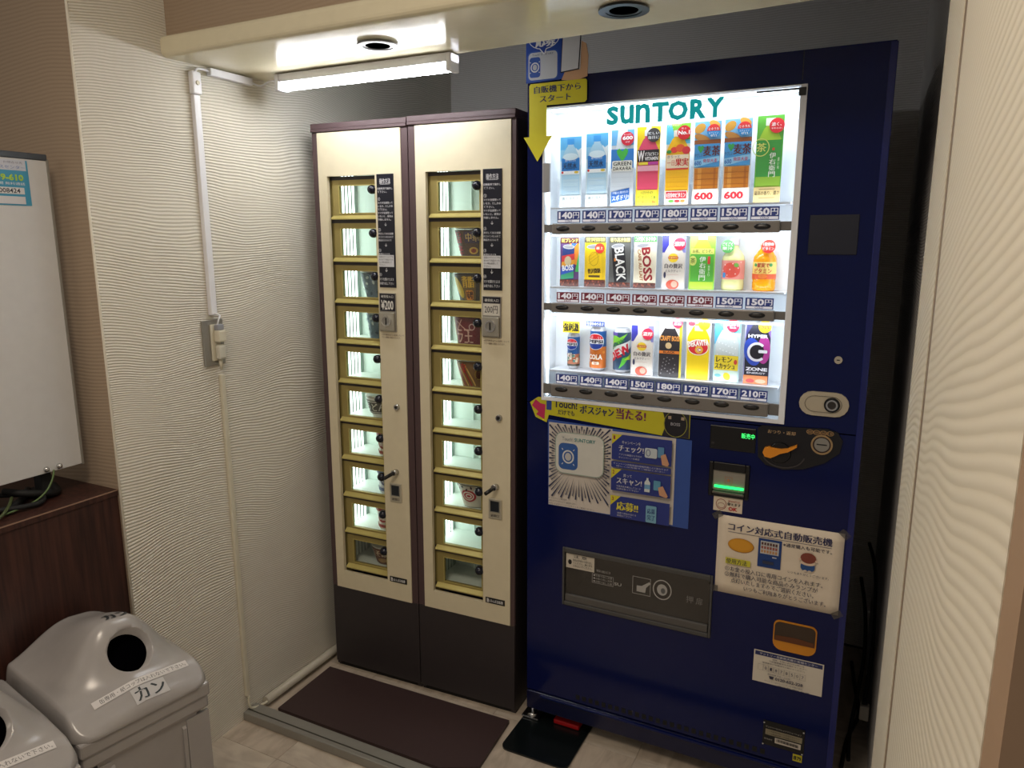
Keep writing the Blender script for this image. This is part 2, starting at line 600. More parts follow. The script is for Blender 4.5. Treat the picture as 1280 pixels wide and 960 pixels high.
ce = MB(); ce.box(-2.6, 0.6, 1.3, 2.8, 2.42, 2.46, ink((120, 112, 100), 0.8))
struct('ceiling', ce)

# steel threshold
th = MB(); th.box(XL + .001, 0.053, 1.408, 1.462, 0, 0.028, STEEL, 0.003, 2)
th.box(XL + .002, 0.052, 1.424, 1.428, 0.0275, 0.0286, ink((90, 88, 82), 0.4, 0.8))
th.build('threshold_strip', label='brushed metal threshold strip across the alcove floor in front of the brown mat', cat='threshold')

# ================================================================== LEFT WALL FITTINGS
lamp = thing('tube_lamp', 'lit white tube lamp under the cream beam above the noodle cabinets', 'lamp', (-1.25, 1.628, 1.875), (0, 0, 0.018))
b = MB(); b.box(-.278, .278, -.022, .018, -.0225, -.001, WHITE_P, 0.002); b.build('housing', lamp)
b = MB()
b.cyl((-.270, -.002, -.0275), (.270, -.002, -.0275), .0155, .0155, glow((250, 252, 255), 28.0), 20); b.build('tube', lamp)
for s in (-1, 1):
    b = MB(); b.box(s * .270 - .006, s * .270 + .008 * 1, -.025, .019, -.0435, -.001, WHITE_P, 0.003); b.build('end_cap', lamp)

for k, (x, y, lab) in enumerate(((-1.087, 1.478, 'round downlight with pale rim in the beam above the tube lamp'),
                                 (-0.498, 1.485, 'round downlight with black rim in the beam near the blue machine'))):
    d = thing('downlight', lab, 'ceiling light', (x, y, 1.8722))
    b = MB(); b.ring((0, 0, 0), (0, 0, -1), .036, .048 if k == 0 else .050, .004, ink((150, 152, 158), 0.35) if k == 0 else BLACK); b.build('rim', d)
    b = MB(); b.ring((0, 0, 0), (0, 0, -1), .029, .0362, .0025, BLACK); b.lathe([(.0001, -.0008), (.0295, -.0008)], ink((5, 6, 12), 0.2)); b.build('well', d)

sw = thing('cable_switch', 'small white inline switch box on the left wall under the beam', 'switch', (XL, 1.412, 1.826))
b = MB(); b.box(0.0005, .018, -.014, .014, -.028, .028, WHITE_P, .004); b.build('switch_body', sw)
b = MB(); b.cyl((.018, 0, 0), (.0215, 0, 0), .006, .005, IVORY, 14); b.build('button', sw)
b = MB(); b.box(XL + .0002, XL + .014, 1.401, 1.421, 1.232, 1.797, WHITE_P, .002)
b.build('cable_trunking', label='white plastic cable trunking on left wall from switch box down to outlet', cat='trunking')
b = MB(); b.box(XL + .0002, XL + .011, 1.419, 1.433, 0.075, 1.065, IVORY, .002)
b.build('cable_trunking', label='cream plastic cable trunking on left wall from outlet down to the floor', cat='trunking')
b = MB(); b.box(XL + .004, XL + .020, 1.455, 1.60, 1.852, 1.871, WHITE_P, .002)
b.build('cable_trunking', label='short white trunking under the beam between switch box and tube lamp', cat='trunking')
b = MB()
b.tube([(XL + .010, 1.412, 1.853), (XL + .012, 1.420, 1.862), (XL + .012, 1.44, 1.864), (XL + .012, 1.457, 1.862)], .003, WHITE_P, 8)
b.build('lamp_cable', label='thin white cable looping from switch box to the short trunking', cat='cable')
b = MB()
b.tube([(XL + .012, 1.599, 1.861), (XL + .035, 1.612, 1.852), (XL + .065, 1.618, 1.862), (-1.5285, 1.626, 1.862)], .0025, WHITE_P, 8)
b.build('lamp_cable', label='thin white cable sagging into the left end of the tube lamp', cat='cable')

ot = thing('wall_outlet', 'grey metal wall outlet plate beside the cable trunking on left wall', 'outlet', (XL, 1.408, 1.157))
b = MB(); b.box(0.0003, .006, -.035, .035, -.062, .062, STEEL, .0015); b.build('plate', ot)
b = MB(); b.box(.006, .012, -.012, .018, -.05, .05, IVORY, .002); b.build('socket', ot)
pl = thing('power_plug', 'ivory plug hanging in the grey wall outlet', 'plug', (XL + .012, 1.416, 1.157))
b = MB(); b.box(0.0002, .022, -.013, .013, .002, .034, IVORY, .004); b.build('plug_body', pl)
b = MB(); b.box(0.0002, .018, -.013, .013, -.046, -.006, ink((205, 202, 188), 0.45), .006); b.cyl((.004, 0, -.046), (.004, .002, -.075), .005, .004, IVORY, 10); b.build('swivel_head', pl)
b = MB(); b.box(0.0002, .016, -.011, .011, .034, .050, ink((150, 152, 160), 0.4), .003)
b.tube([(.008, -.004, .049), (.012, -.002, .064), (.010, .004, .074), (.004, -.008, .080)], .0022, WHITE_P, 8); b.build('cord', pl)
b = MB()
b.tube([(XL + .012, 1.425, .074), (XL + .014, 1.428, .035), (XL + .02, 1.47, .022), (XL + .022, 1.50, .024)], .004, IVORY, 8)
b.build('conduit_cable', label='short ivory cable curling from the trunking into the floor conduit', cat='cable')
b = MB(); b.tube([(XL + .017, 1.485, .024), (XL + .017, 2.2, .024)], .0135, ink((196, 190, 176), 0.35), 14)
b.build('floor_conduit', label='pale round conduit along the foot of the left wall beside the cabinet', cat='conduit')

# ================================================================== NOODLE CABINETS
ANG = math.atan(.0387)
LEAN = .006


def cab_origin(u):
    return (-1.5516 + u * math.cos(ANG), 1.7708 + u * math.sin(ANG), 0)


RIBS = glow((240, 255, 248), 3.4)
RIBW = ink((150, 168, 160), 0.4)
INNER = ink((232, 240, 234), 0.45)
INNER2 = ink((222, 234, 226), 0.4)
PANE = glass('compartment_glass', (0.97, 0.99, 0.98), 0.05)
INSTR = ['機械間隔で操作し', 'て下さい。']


def make_cabinet(u0, W, pl, pr, rl, rr, price, price_style, lab):
    t = thing('noodle_cabinet', lab, 'vending machine', cab_origin(u0), (0, LEAN, ANG), 'pair of noodle cabinets')
    D = .42
    # hollow carcass
    b = MB()
    b.box(0, .014, .004, D, .008, 1.744, BROWN_D); b.box(W - .014, W, .004, D, .008, 1.744, BROWN_D)
    b.box(.014, W - .014, D - .01, D, .008, 1.744, BROWN_D)
    b.box(.014, W - .014, .004, D, 1.68, 1.744, BROWN_D); b.box(.014, W - .014, .05, D - .01, .008, .26, BROWN_D)
    b.build('carcass', t)
    b = MB(); b.box(0.001, W - .001, -.010, D + .004, 1.744, 1.752, BROWN, .001); b.box(0.0, W, -.008, D + .004, 1.752, 1.768, BROWN, .002); b.build('top_cap', t)
    for a, c in ((0.0005, pl), (pr, W - .0005)):
        b = MB(); b.box(a, c, -.003, .012, .30, 1.744, BROWN, .001); b.build('front_post', t)
    b = MB(); b.box(.0005, W - .0005, -.003, .02, .02, .2995, BROWN_D, .002); b.build('kick_panel', t)
    b = MB(); b.box(.002, W - .002, .01, .03, 0, .02, BLACKR); b.build('plinth', t)
    # cream front with the tall door opening
    b = MB(); b.frame(pl, pr, .300, 1.7415, (rl - pl, pr - rr, .3575 - .300, 1.7415 - 1.617), -.006, .006, BEIGE)
    b.build('front_panel', t)
    # interior: back, side walls, ribbed light cover on the left
    b = MB(); b.box(.03, W - .03, .155, .157, .30, 1.68, INNER2); b.box(rr + .004, rr + .007, .02, .155, .30, 1.68, INNER)
    b.box(rl - .012, rl - .009, .02, .155, .30, 1.68, RIBW)
    b.box(rl + .36 * (rr - rl), rl + .372 * (rr - rl), .148, .155, .30, 1.68, ink((240, 252, 246), .3))
    b.build('inner_walls', t)
    for k in range(6):
        b = MB(); y = .040 + k * .0175
        b.box(rl - .009, rl - .0082, y, y + .0085, .49, 1.64, RIBS); b.box(rl - .009, rl - .0082, y, y + .0085, .37, .488, INNER); b.build('light_rib', t, label='bright vertical strip light' if k == 0 else None)
    b = MB(); b.box(rl - .008, rl + .012, .016, .040, .34, 1.64, GOLD); b.build('inner_post', t)
    for k in range(10):
        zt = 1.607 - .1245 * k
        # shelf under each compartment
        b = MB(); b.box(rl - .009, rr + .004, .0205, .155, zt - .122, zt - .108, INNER); b.build('shelf', t)
        # hinged door: brass frame, sloping ledge, glass, handle
        dr = MB()
        fx0, fx1 = rl + .006, rr - .002
        dr.frame(fx0, fx1, zt - .106, zt, (.0245, .009, .0105, .0175), .010, .020, GOLD, .001)
        door = dr.build('compartment_door', t)
        b = MB(); b.prism([(0, 0), (.0, -.005), (-.008, -.012), (-.013, -.012), (-.013, -.009)], (fx0, .010, zt - .103), (0, 1, 0), (0, 0, 1), (1, 0, 0), fx1 - fx0, GOLD_L); b.build('ledge', door)
        b = MB(); b.box(fx0 + .024, fx1 - .0085, .013, .0145, zt - .096, zt - .0165, PANE); b.build('glass', door)
        b = MB(); b.frame(fx0 + .023, fx1 - .0075, zt - .098, zt - .0155, .0022, .0085, .011, GOLD_L); b.build('glazing_bead', door)
        b = MB(); b.sphere((rr - .0125, -.003, zt - .031), .0125, HANDLE, (1.15, 1.1, 1.05)); b.prism([(0, -.010), (.011, -.013), (.011, -.026), (-.001, -.030), (-.012, -.024), (-.012, -.012)], (rr - .0125, .010, zt - .010), (1, 0, 0), (0, 0, 1), (0, -1, 0), .014, HANDLE); b.build('handle', door)
        b = MB(); b.box(rl, rr, .010, .0203, zt - .1255, zt - .1065, BROWN_D); b.build('divider', t)
    b = MB(); b.box(rl, rr, .010, .0215, 1.6065, 1.6165, BROWN_D); b.build('divider', t)
    # plates on the right of the doors
    x0, x1 = rr + .0075, rr + .0645
    b = MB(); b.box(x0, x1, -.0085, -.006, 1.2955, 1.618, ink((18, 20, 34), .35), .0006); ip = b.build('instruction_plate', t)
    a = Art(flat(x0, -.0085, 1.2955), rough=.5)
    Wp, Wt = x1 - x0, (222, 222, 226)
    a.text('操作方法', .010, .295, Wp - .010, .310, Wt, .01).rect(.012, .2935, Wp - .012, .2943, Wt)
    z = .285
    for s_ in ('自動販売で操作し', 'て下さい。', None, '①', 'マドが全部閉って', 'いるか、たしかめ', 'て下さい。', 'マドが全部閉って', 'いないと、硬貨は', '作動しません。', '↓', '②', '表示してある金額', 'のコインを入れて', '商品をえらんで', '↓', '③', '希望のマドを', '開いて下さい', ):
        if s_ is None: z -= .006; continue
        n = len(s_); h = .0062 if n > 1 else .009
        if n == 1: z -= .003
        wd = min(Wp - .006, n * .0064) if n > 1 else .0085
        xx = .003 if s_ != '↓' else Wp / 2 - .004
        a.text(s_, xx, z - h, xx + (wd if s_ != '↓' else .008), z, Wt, .012); z -= h + .0032
    a.rect(.002, .060, Wp - .002, .094, (205, 205, 208))
    for k, s_ in enumerate(('前面のガラスドアを', 'まわせて商品がとれ', 'ない時は返却して', '下さい。')):
        a.text(s_, .004, .086 - k * .0078, .004 + .0054 * len(s_), .0915 - k * .0078, (30, 30, 40), .01)
    a.text('↓', Wp / 2 - .004, .045, Wp / 2 + .004, .057, Wt, .02).text('④', .003, .033, .012, .042, Wt, .02)
    a.text('マドを開けたまま', .004, .020, Wp - .004, .028, Wt, .012).text('お取り出し下さい', .004, .008, Wp - .004, .016, Wt, .012)
    a.build('lettering', ip)
    cx = (x0 + x1) / 2 - .001
    cm = MB(); cm.box(x0 - .003, x1 - .002, -.010, -.006, 1.165, 1.279, ink((168, 164, 156), .3, .7), .001)
    cmo = cm.build('coin_mechanism', t)
    b = MB(); b.box(x0 - .001, x1 - .006, -.018, -.010, 1.168, 1.222, ink((176, 172, 160), .35, .6), .002)
    b.build('coin_plate', cmo)
    b = MB(); b.ring((cx - .002, -.018, 1.197), (0, -1, 0), .013, .0165, .003, CHROME); b.cyl((cx - .002, -.0185, 1.197), (cx - .002, -.0195, 1.197), .013, .013, STEEL, 20)
    b.box(cx - .0035, cx - .0005, -.0215, -.0195, 1.187, 1.207, BLACK); b.build('coin_slot', cmo)
    a = Art(flat(x0, -.010, 1.224), rough=.4)
    dk, lt = (22, 22, 34), (222, 220, 214)
    if price_style:
        a.rect(0, .002, Wp - .004, .053, dk).text('硬貨投入口', .005, .041, Wp - .010, .049, lt, .02)
        a.text(price, .004, .006, Wp - .010, .034, lt, .03)
    else:
        a.rect(0, .036, Wp - .004, .053, dk).text('硬貨投入口', .005, .040, Wp - .010, .048, lt, .02)
        a.rect(0, .002, Wp - .006, .035, (206, 202, 192)).text(price, .005, .008, Wp - .012, .029, dk, .01)
    a.build('price_plate', cmo)
    a = Art(flat(x0, -.006, 1.144), rough=.6)
    a.text('※百円硬貨以外は使用しないで', 0, .008, .078, .014, (96, 70, 60)).text('下さい故障の原因になります。', 0, 0, .066, .006, (96, 70, 60))
    a.build('caution_text', t)
    b = MB(); b.cyl((rr + .055, -.006, .936), (rr + .055, -.014, .936), .0095, .0085, CHROME, 18); b.cyl((rr + .055, -.014, .936), (rr + .055, -.0145, .936), .005, .005, BLACK, 12); b.build('door_lock', t)
    b = MB(); b.cyl((rr + .045, -.006, .729), (rr + .044, -.024, .731), .0095, .0085, CHROME, 18); kb = b.build('return_knob', t)
    b = MB(); b.cyl((rr + .044, -.022, .730), (rr + .034, -.055, .722), .006, .0055, BLACK, 14); b.build('lever_tip', kb)
    b = MB(); b.box(rr + .021, rr + .0635, -.010, -.006, .631, .693, ink((196, 190, 172), .35, .4), .002)
    cp = b.build('coin_return', t)
    b = MB(); b.frame(rr + .0265, rr + .058, .652, .688, .002, -.0115, -.010, STEEL); b.box(rr + .0285, rr + .056, -.0106, -.0101, .654, .686, ink((30, 36, 44), .3)); b.build('return_flap', cp)
    a = Art(flat(rr + .021, -.010, .631)); a.text('返却口', .008, .006, .034, .015, (60, 56, 54), .03); a.build('lettering', cp)
    b = MB(); b.box(rr + .009, rr + .073, -.0075, -.006, .360, .378, BLACK, .0005)
    nb_ = b.build('nameplate', t)
    a = Art(flat(rr + .009, -.0075, .360)); a.text('B', .005, .003, .013, .015, (220, 220, 220), .04); a.text('ほんぽ自販機', .016, .004, .058, .014, (220, 220, 220), .02)
    a.build('lettering', nb_)
    return t


cab1 = make_cabinet(-.012, .3335, .021, .311, .0515, .222, '¥200', True, 'left noodle cabinet with dark ¥200 price plate, cream front and ten small doors')
cab2 = make_cabinet(.3235, .3325, .0235, .318, .056, .2285, '200円', False, 'right noodle cabinet with white 200円 price plate, beside the blue machine')


def cab_pt(i, q, w, z):
    u0 = (-.012, .3235)[i]
    o = Vector(cab_origin(u0))
    R = Matrix.Rotation(ANG, 4, 'Z') @ Matrix.Rotation(LEAN, 4, 'Y')
    return o + R @ Vector((q, w, z))


def noodle(i, row, q, w, r, h, shape, base, deco, lab, rot=0.0, lid=(225, 222, 214), lift=0.0, tilt=None):
    """one instant noodle cup or bowl standing in compartment row (0 = top) of cabinet i"""
    z = 1.607 - .1245 * row - .1075 + lift
    t = thing('noodle_' + ('bowl' if shape == 'bowl' else 'cup'), lab, 'instant noodles', cab_pt(i, q, w, z), tilt or (0, 0, rot), 'instant noodles in the cabinet compartments')
    b = MB()
    if shape == 'bowl':
        prof = [(.0001, 0), (r * .60, 0), (r * .62, .004), (r * .82, h * .45), (r * .95, h * .85), (r * .96, h * .9)]
    else:
        prof = [(.0001, 0), (r * .74, 0), (r * .75, .002), (r * .95, h * .94)]
    b.lathe(prof, ink(base, .4), seg=28)
    b.build('bowl' if shape == 'bowl' else 'cup', t)
    b = MB(); b.lathe([(r * .95, h * .93), (r * 1.0, h * .945), (r, h * .975), (r * .95, h), (.0001, h)], ink(lid, .4), seg=28); b.build('lid', t)

    def mp(x, zz, d):
        f = zz / h
        rr_ = r * ((.62 + .34 * min(1, f / .9) ** .8) if shape == 'bowl' else (.745 + .21 * f)) + .0012 + d
        a_ = x / r
        return Vector((rr_ * math.sin(a_), -rr_ * math.cos(a_), zz))
    a = Art(mp, sub=.006, step=.00025)
    deco(a, r, h)
    a.build('printed_wrap', t)
    return t


def d_red(a, r, h):
    a.rect(-r * 1.5, .002, r * 1.5, h * .9, (120, 18, 36)).rect(-r * 1.5, .002, -r * .75, h * .9, (150, 150, 60)).ell(-r, h * .5, .010, .018, (190, 90, 40))
    a.loop(r * .45, h * .62, .010, .010, .003, (225, 190, 190)).line(-r * .5, h * .8, r * .3, h * .45, .003, (230, 180, 170)).text('ラ王', -r * .55, h * .12, r * .5, h * .55, (232, 190, 180), .03).line(-r * .5, h * .5, -r * .1, h * .85, .003, (230, 180, 170))


def d_gold(a, r, h):
    a.rect(-r * 1.5, .002, r * 1.5, h * .9, (70, 64, 60)).ell(-r * .5, h * .5, .016, .034, (206, 176, 40), rot=.5).rect(-r * .2, h * .1, r * .6, h * .85, (120, 96, 50), .006)
    a.text('背脂', -r * .15, h * .5, r * .5, h * .85, (240, 196, 60), .04).rect(0, h * .12, r * .45, h * .42, (235, 150, 40), .005).text('味噌', .003, h * .15, r * .42, h * .4, (60, 20, 20), .03)


def d_spicy(a, r, h):
    a.rect(-r * 1.5, .002, r * 1.5, h * .9, (92, 70, 62)).vtext('旨辛', -r * .85, h * .08, -r * .3, h * .88, (190, 30, 60), .05).rect(-r * .1, h * .5, r * .9, h * .85, (70, 60, 90), .004).text('中華', 0, h * .55, r * .7, h * .8, (220, 190, 120), .03)
    a.ell(r * .4, h * .28, .016, .010, (214, 170, 80)).ell(r * .4, h * .28, .009, .006, (150, 60, 40))


def d_flame(a, r, h):
    a.rect(-r * 1.5, .002, r * 1.5, h * .92, (146, 112, 78))
    for k in range(5):
        a.line(-r * 1.0 + k * .013, h * .85, -r * .55 + k * .015, h * .1, .005, (170, 40, 50) if k % 2 else (226, 184, 110))
    a.loop(r * .65, h * .5, .014, .016, .002, (190, 160, 70)).text('麺', r * .5, h * .35, r * .8, h * .65, (90, 40, 30), .03).text('辛', -r * .4, h * .55, -.0, h * .88, (214, 60, 50), .05)


def d_swirl(a, r, h):
    a.rect(-r * 1.5, .004, r * 1.5, h * .9, (216, 208, 196))
    a.ell(0, h * .5, .030, .020, (176, 36, 52)).loop(0, h * .5, .022, .015, .004, (236, 226, 220)).loop(.002, h * .5, .012, .008, .004, (236, 226, 220))
    for k in range(9): a.ell(-r * 1.1 + k * .016, h * (.85 if k % 2 else .76), .005, .003, (70, 40, 60), rot=k)


def d_white(col1, word):
    def f(a, r, h):
        a.rect(-r * 1.5, h * .22, r * 1.5, h * .8, col1).rect(-r * 1.5, h * .72, r * 1.5, h * .76, (230, 226, 220)).rect(-r * 1.5, h * .26, r * 1.5, h * .29, (230, 226, 220))
        a.text(word, -r * .7, h * .34, r * .75, h * .68, (236, 232, 226), .04)
    return f


def d_blue(a, r, h):
    a.rect(-r * 1.5, 0.003, r * 1.5, h * .9, (96, 118, 134))
    for k in range(14): a.ell(-r * 1.2 + (k * .0137) % (r * 2.2), h * (.15 + (k * .37) % .7), .006, .004, (190, 204, 206) if k % 2 else (58, 76, 92), rot=k)


def d_cup(c, word):
    def f(a, r, h):
        a.rect(-r * 1.4, h * .72, r * 1.4, h * .9, c).rect(-r * 1.4, h * .08, r * 1.4, h * .2, c).ell(0, h * .47, .020, .016, c).text(word, -.014, h * .38, .014, h * .56, (240, 236, 228), .04)
    return f


def d_deep(a, r, h):
    a.rect(-r * 1.5, h * .1, r * 1.5, h * .9, (112, 66, 52)).text('天そば', -r * .8, h * .48, r * .6, h * .84, (230, 214, 190), .04).ell(.01, h * .28, .022, .008, (178, 140, 92))


G1 = 'compartment'
noodle(0, 2, .165, .085, .058, .092, 'bowl', (150, 160, 168), d_blue, 'noodle bowl with grey and blue speckled wrap, left cabinet third compartment from top', .3)
noodle(0, 3, .170, .09, .052, .090, 'cup', (214, 222, 226), d_blue, 'white and blue dotted noodle cup, left cabinet fourth compartment from top', -.2, lid=(235, 236, 236))
noodle(0, 5, .165, .085, .056, .075, 'bowl', (226, 224, 218), d_white((70, 66, 64), 'うどん'), 'white noodle bowl with dark lettered band, left cabinet sixth compartment from top')
noodle(0, 6, .182, .085, .042, .088, 'cup', (232, 226, 216), d_cup((150, 50, 44), '麺'), 'white noodle cup with red bands half behind handle, left cabinet seventh compartment')
noodle(0, 7, .180, .085, .044, .094, 'cup', (226, 228, 236), d_cup((110, 124, 170), '塩'), 'pale noodle cup with blue print, left cabinet third compartment from bottom', .2)
noodle(0, 8, .175, .085, .046, .088, 'cup', (232, 222, 212), d_cup((166, 44, 44), '麺'), 'white noodle cup with red print, left cabinet second compartment from bottom')
noodle(0, 9, .165, .085, .054, .066, 'bowl', (128, 92, 80), d_deep, 'brown noodle bowl in dim light, left cabinet bottom compartment')
noodle(1, 1, .165, .085, .060, .094, 'bowl', (110, 84, 74), d_spicy, 'noodle bowl with crimson characters, right cabinet second compartment from top')
noodle(1, 2, .160, .085, .060, .094, 'bowl', (84, 78, 70), d_gold, 'dark noodle bowl with yellow print, right cabinet third compartment from top')
noodle(1, 3, .155, .085, .058, .094, 'cup', (116, 22, 38), d_red, 'crimson noodle cup with white outlined print, right cabinet fourth compartment', lid=(150, 40, 50))
noodle(1, 4, .165, .085, .060, .088, 'bowl', (140, 110, 80), d_flame, 'noodle bowl with flame pattern in tan and red, right cabinet fifth compartment')
noodle(1, 7, .160, .09, .060, .082, 'bowl', (206, 198, 188), d_swirl, 'white noodle bowl with red swirl print, right cabinet third compartment from bottom')

# ================================================================== BLUE DRINK MACHINE
MY = 1.788
MX0, MX1, MZ1 = -0.851, -0.013, 1.829
ma = thing('drink_vending_machine', 'large blue drink vending machine with lit white display window', 'vending machine', (-.43, 2.1, 0))
mpos = Vector((-.43, 2.1, 0))


def mb_part(mb, name, parent=None, label=None, kind=None):
    o = mb.build(name, parent or ma, label=label, kind=kind)
    if parent is None:
        o.location = -mpos
    return o


b = MB()  # cabinet behind the door, hollow behind the window
b.box(MX0 + .006, MX0 + .03, MY + .05, 2.50, .075, MZ1 - .004, BLUE_D); b.box(MX1 - .03, MX1 - .008, MY + .05, 2.50, .075, MZ1 - .004, BLUE_D)
b.box(MX0 + .03, MX1 - .03, 2.0, 2.50, .075, MZ1 - .004, BLUE_D); b.box(MX0 + .03, MX1 - .03, MY + .06, 2.0, 1.78, MZ1 - .004, BLUE_D)
mb_part(b, 'cabinet_body')
WX0, WX1, WZ0, WZ1 = -.806, -.180, 1.000, 1.758
b = MB()  # upper door with the window opening
b.frame(MX0, MX1, .992, MZ1, (WX0 - MX0, MX1 - WX1, WZ0 - .992, MZ1 - WZ1), MY, MY + .05, BLUE)
mb_part(b, 'upper_door')
b = MB()
# lower door with openings for the dispensing tray
TX0, TX1, TZ0, TZ1 = -.739, -.323, .412, .585
b.frame(MX0, MX1, .112, .989, (TX0 - MX0, MX1 - TX1, TZ0 - .112, .989 - TZ1), MY, MY + .05, BLUE)
mb_part(b, 'lower_door')
b = MB(); b.box(MX0, MX1 + .0, MY - .004, MY + .05, .050, .108, BLUE_D, .003); b.box(MX0 + .045, MX1 - .02, MY - .010, MY, .098, .106, BLUE, .002)
mb_part(b, 'kick_plate')
b = MB()
for k in range(27):
    x = -.694 + k * .0197
    b.box(x, x + .0115, MY - .0008, MY + .002, .122, .136, BLACKR)
mb_part(b, 'vent_slots')
b = MB(); b.box(MX1 - .012, MX1 + .003, MY - .003, MY + .05, .112, MZ1 - .002, ink((20, 30, 96), .22), .002); mb_part(b, 'edge_strip')
b = MB(); b.box(-.192, -.1905, MY - .0006, MY + .002, WZ1 + .01, MZ1 - .002, BLACK); mb_part(b, 'door_seam')

# display case
CY = 1.87
LITB = glow((242, 250, 255), 0.95)
b = MB()
b.box(WX0, WX1, CY, CY + .01, WZ0, WZ1, ink((240, 244, 248), .5))
b.box(WX0, WX0 + .004, MY + .002, CY, WZ0, WZ1, ink((238, 242, 246), .4)); b.box(WX1 - .004, WX1, MY + .002, CY, WZ0, WZ1, ink((238, 242, 246), .4))
b.box(WX0, WX1, MY + .002, CY, WZ1 - .004, WZ1, ink((238, 242, 246), .4)); b.box(WX0, WX1, MY + .002, CY, WZ0, WZ0 + .004, ink((238, 242, 246), .4))
mb_part(b, 'display_case')
b = MB(); b.frame(WX0 - .001, WX1 + .001, WZ0, WZ1 + .001, (.006, .014, .010, .003), MY - .004, MY + .004, ink((236, 240, 248), .35), .001)
mb_part(b, 'window_frame', label='white edge frame of the display window')
b = MB()  # light tubes hidden in the case edges: under the top edge and at each bar
for z in (1.748, 1.4385, 1.2315):
    b.box(WX0 + .02, WX1 - .02, MY + .012, MY + .018, z, z + .004, glow((235, 248, 255), 5.0))
mb_part(b, 'light_strip')
for z0_, z1_ in ((1.5135, 1.745), (1.3095, 1.436), (1.0855, 1.2295)):  # LED strips above and below each row
    zm = (z0_ + z1_) / 2
    for z_ in (z0_, z1_):
        area('display_led', (-.493, MY + .010, z_), (-.493, MY + .040, zm + (z_ - zm) * .45), .60, .008, (0.27 if z_ > zm else 0.11) * (z1_ - z0_) / .15, (.93, .97, 1.0))
b = MB()
for x in (WX0 + .0045, WX1 - .0065):
    b.box(x, x + .002, MY + .02, MY + .028, WZ0 + .01, WZ1 - .01, glow((235, 248, 255), 4.0))
mb_part(b, 'light_strip')
b = MB(); b.box(WX0 + .004, WX1 - .012, MY + .0045, MY + .0060, WZ0 + .008, WZ1 - .002, glass('window_acrylic', (0.97, 0.985, 1.0), 0.03, 0.02)); mb_part(b, 'window_pane')
b = MB()  # shelves the cards stand on
for z in (1.5125, 1.3085, 1.0845):
    b.box(-.79, -.20, MY + .012, CY - .001, z - .005, z - .0008, ink((230, 234, 240), .3))
mb_part(b, 'card_shelf')
# hinge stay in the window's top corner
b = MB(); b.box(-.285, -.186, MY - .0065, MY - .004, 1.7475, 1.7515, BLACK); b.box(-.196, -.181, MY - .0075, MY - .002, 1.735, 1.752, BLACK, .001); mb_part(b, 'window_latch')
b = MB(); b.box(-.806, -.786, MY - .006, MY + .003, 1.55, 1.623, ink((150, 150, 152), .4), .002); mb_part(b, 'side_clip')

# selector bars with buttons and price tags
PR = [['140', '140', '170', '170', '180', '150', '150', '160'], ['140'] * 4 + ['150'] * 4, ['140', '140', '140', '150', '180', '170', '170', '210']]
BARS = [(1.4440, 1.4705, 1.4575), (1.2420, 1.2670, 1.2555), (1.0150, 1.0490, 1.0363)]
for r_, (za, zb, zc) in enumerate(BARS):
    b = MB(); b.box(-.806, -.190, MY - .003, MY + .004, za + .004, zb - .002, ink((110, 108, 106), .45), .001)
    b.box(-.776, -.216, MY - .012, MY + .002, za, zb, BAR, .003)
    bar = mb_part(b, 'selector_bar')
    for k in range(8):
        x = -.7450 + .0701 * k
        bt = MB()
        pr = [(.0001, .0035), (.010, .0032), (.0165, .0016), (.0185, 0), (.0186, -.001)]
        t = bmesh.new(); seg = 22; R = []
        for kk in range(seg):
            an = kk * 2 * math.pi / seg
            R.append([t.verts.new((x + math.cos(an) * rr_, MY - .0122 - d, zc + math.sin(an) * rr_ * .40)) for rr_, d in pr])
        for j in range(len(pr) - 1):
            for kk in range(seg): t.faces.new((R[kk][j], R[(kk + 1) % seg][j], R[(kk + 1) % seg][j + 1], R[kk][j + 1]))
        bt.join(t, BLACK, True)
        bt.box(x - .011, x + .011, MY - .0165, MY - .0150, zc - .0012, zc + .0004, ink((70, 66, 64), .3))
        bt.build('button', bar)
        hot = r_ == 1 and k < 6
        bg, wt = ((96, 26, 44) if hot else (34, 48, 104)), (206, 206, 214)
        tz = (1.4720, 1.2685, 1.0500)[r_]
        px = -.7325 + .0687 * k + (0 if r_ else .0)
        h = .030 if r_ == 0 else .0265
        tb = MB(); tb.box(px - .0315, px + .0315, MY - .0035, MY - .0025, tz, tz + h, ink(bg, .5, emit=.30))
        tg = tb.build('price_tag', bar)
        a = Art(flat(px - .0315, MY - .0035, tz), rough=.5, emit=.30)  # tags and print glow in place of the display case's light
        a.text(PR[r_][k], .004, h * .34, .042, h * .92, wt, .05).text('円', .044, h * .36, .060, h * .88, wt, .03)
        a.rect(.002, h * .06, .061, h * .26, wt).text('HOT' if hot else 'COLD', .022, h * .07, .041, h * .25, bg, .02)
        a.build('price_print', tg)

# brand name on the pane
a = Art(flat(-.638, MY + .0045, 1.7045), step=.0001, emit=.55)  # backlit print
TEAL = (0, 138, 142)
xs = 0.0
for ch, wd in (('s', .030), ('u', .034), ('n', .036), ('T', .040), ('O', .047), ('R', .038), ('Y', .042)):
    a.text(ch, xs, 0.0, xs + wd, .0445, TEAL, .03 if ch in 'sun' else .055); xs += wd + (.0045 if ch not in 'TR' else -.001)
mb_part(a.mb, 'brand_lettering', label='teal brand lettering')

# fittings on the doors
b = MB(); b.box(-.155, -.055, MY - .003, MY + .001, 1.395, 1.481, ink((22, 26, 44), .35), .001); mb_part(b, 'blank_panel', label='dark square blank panel')
b = MB(); b.cyl((-.0737, MY, 1.161), (-.0737, MY - .004, 1.161), .0085, .0085, ink((196, 188, 172), .4, .3), 20); b.box(-.077, -.0705, MY - .0046, MY - .004, 1.1598, 1.1622, BLACK); mb_part(b, 'key_lock', label='small round key lock')
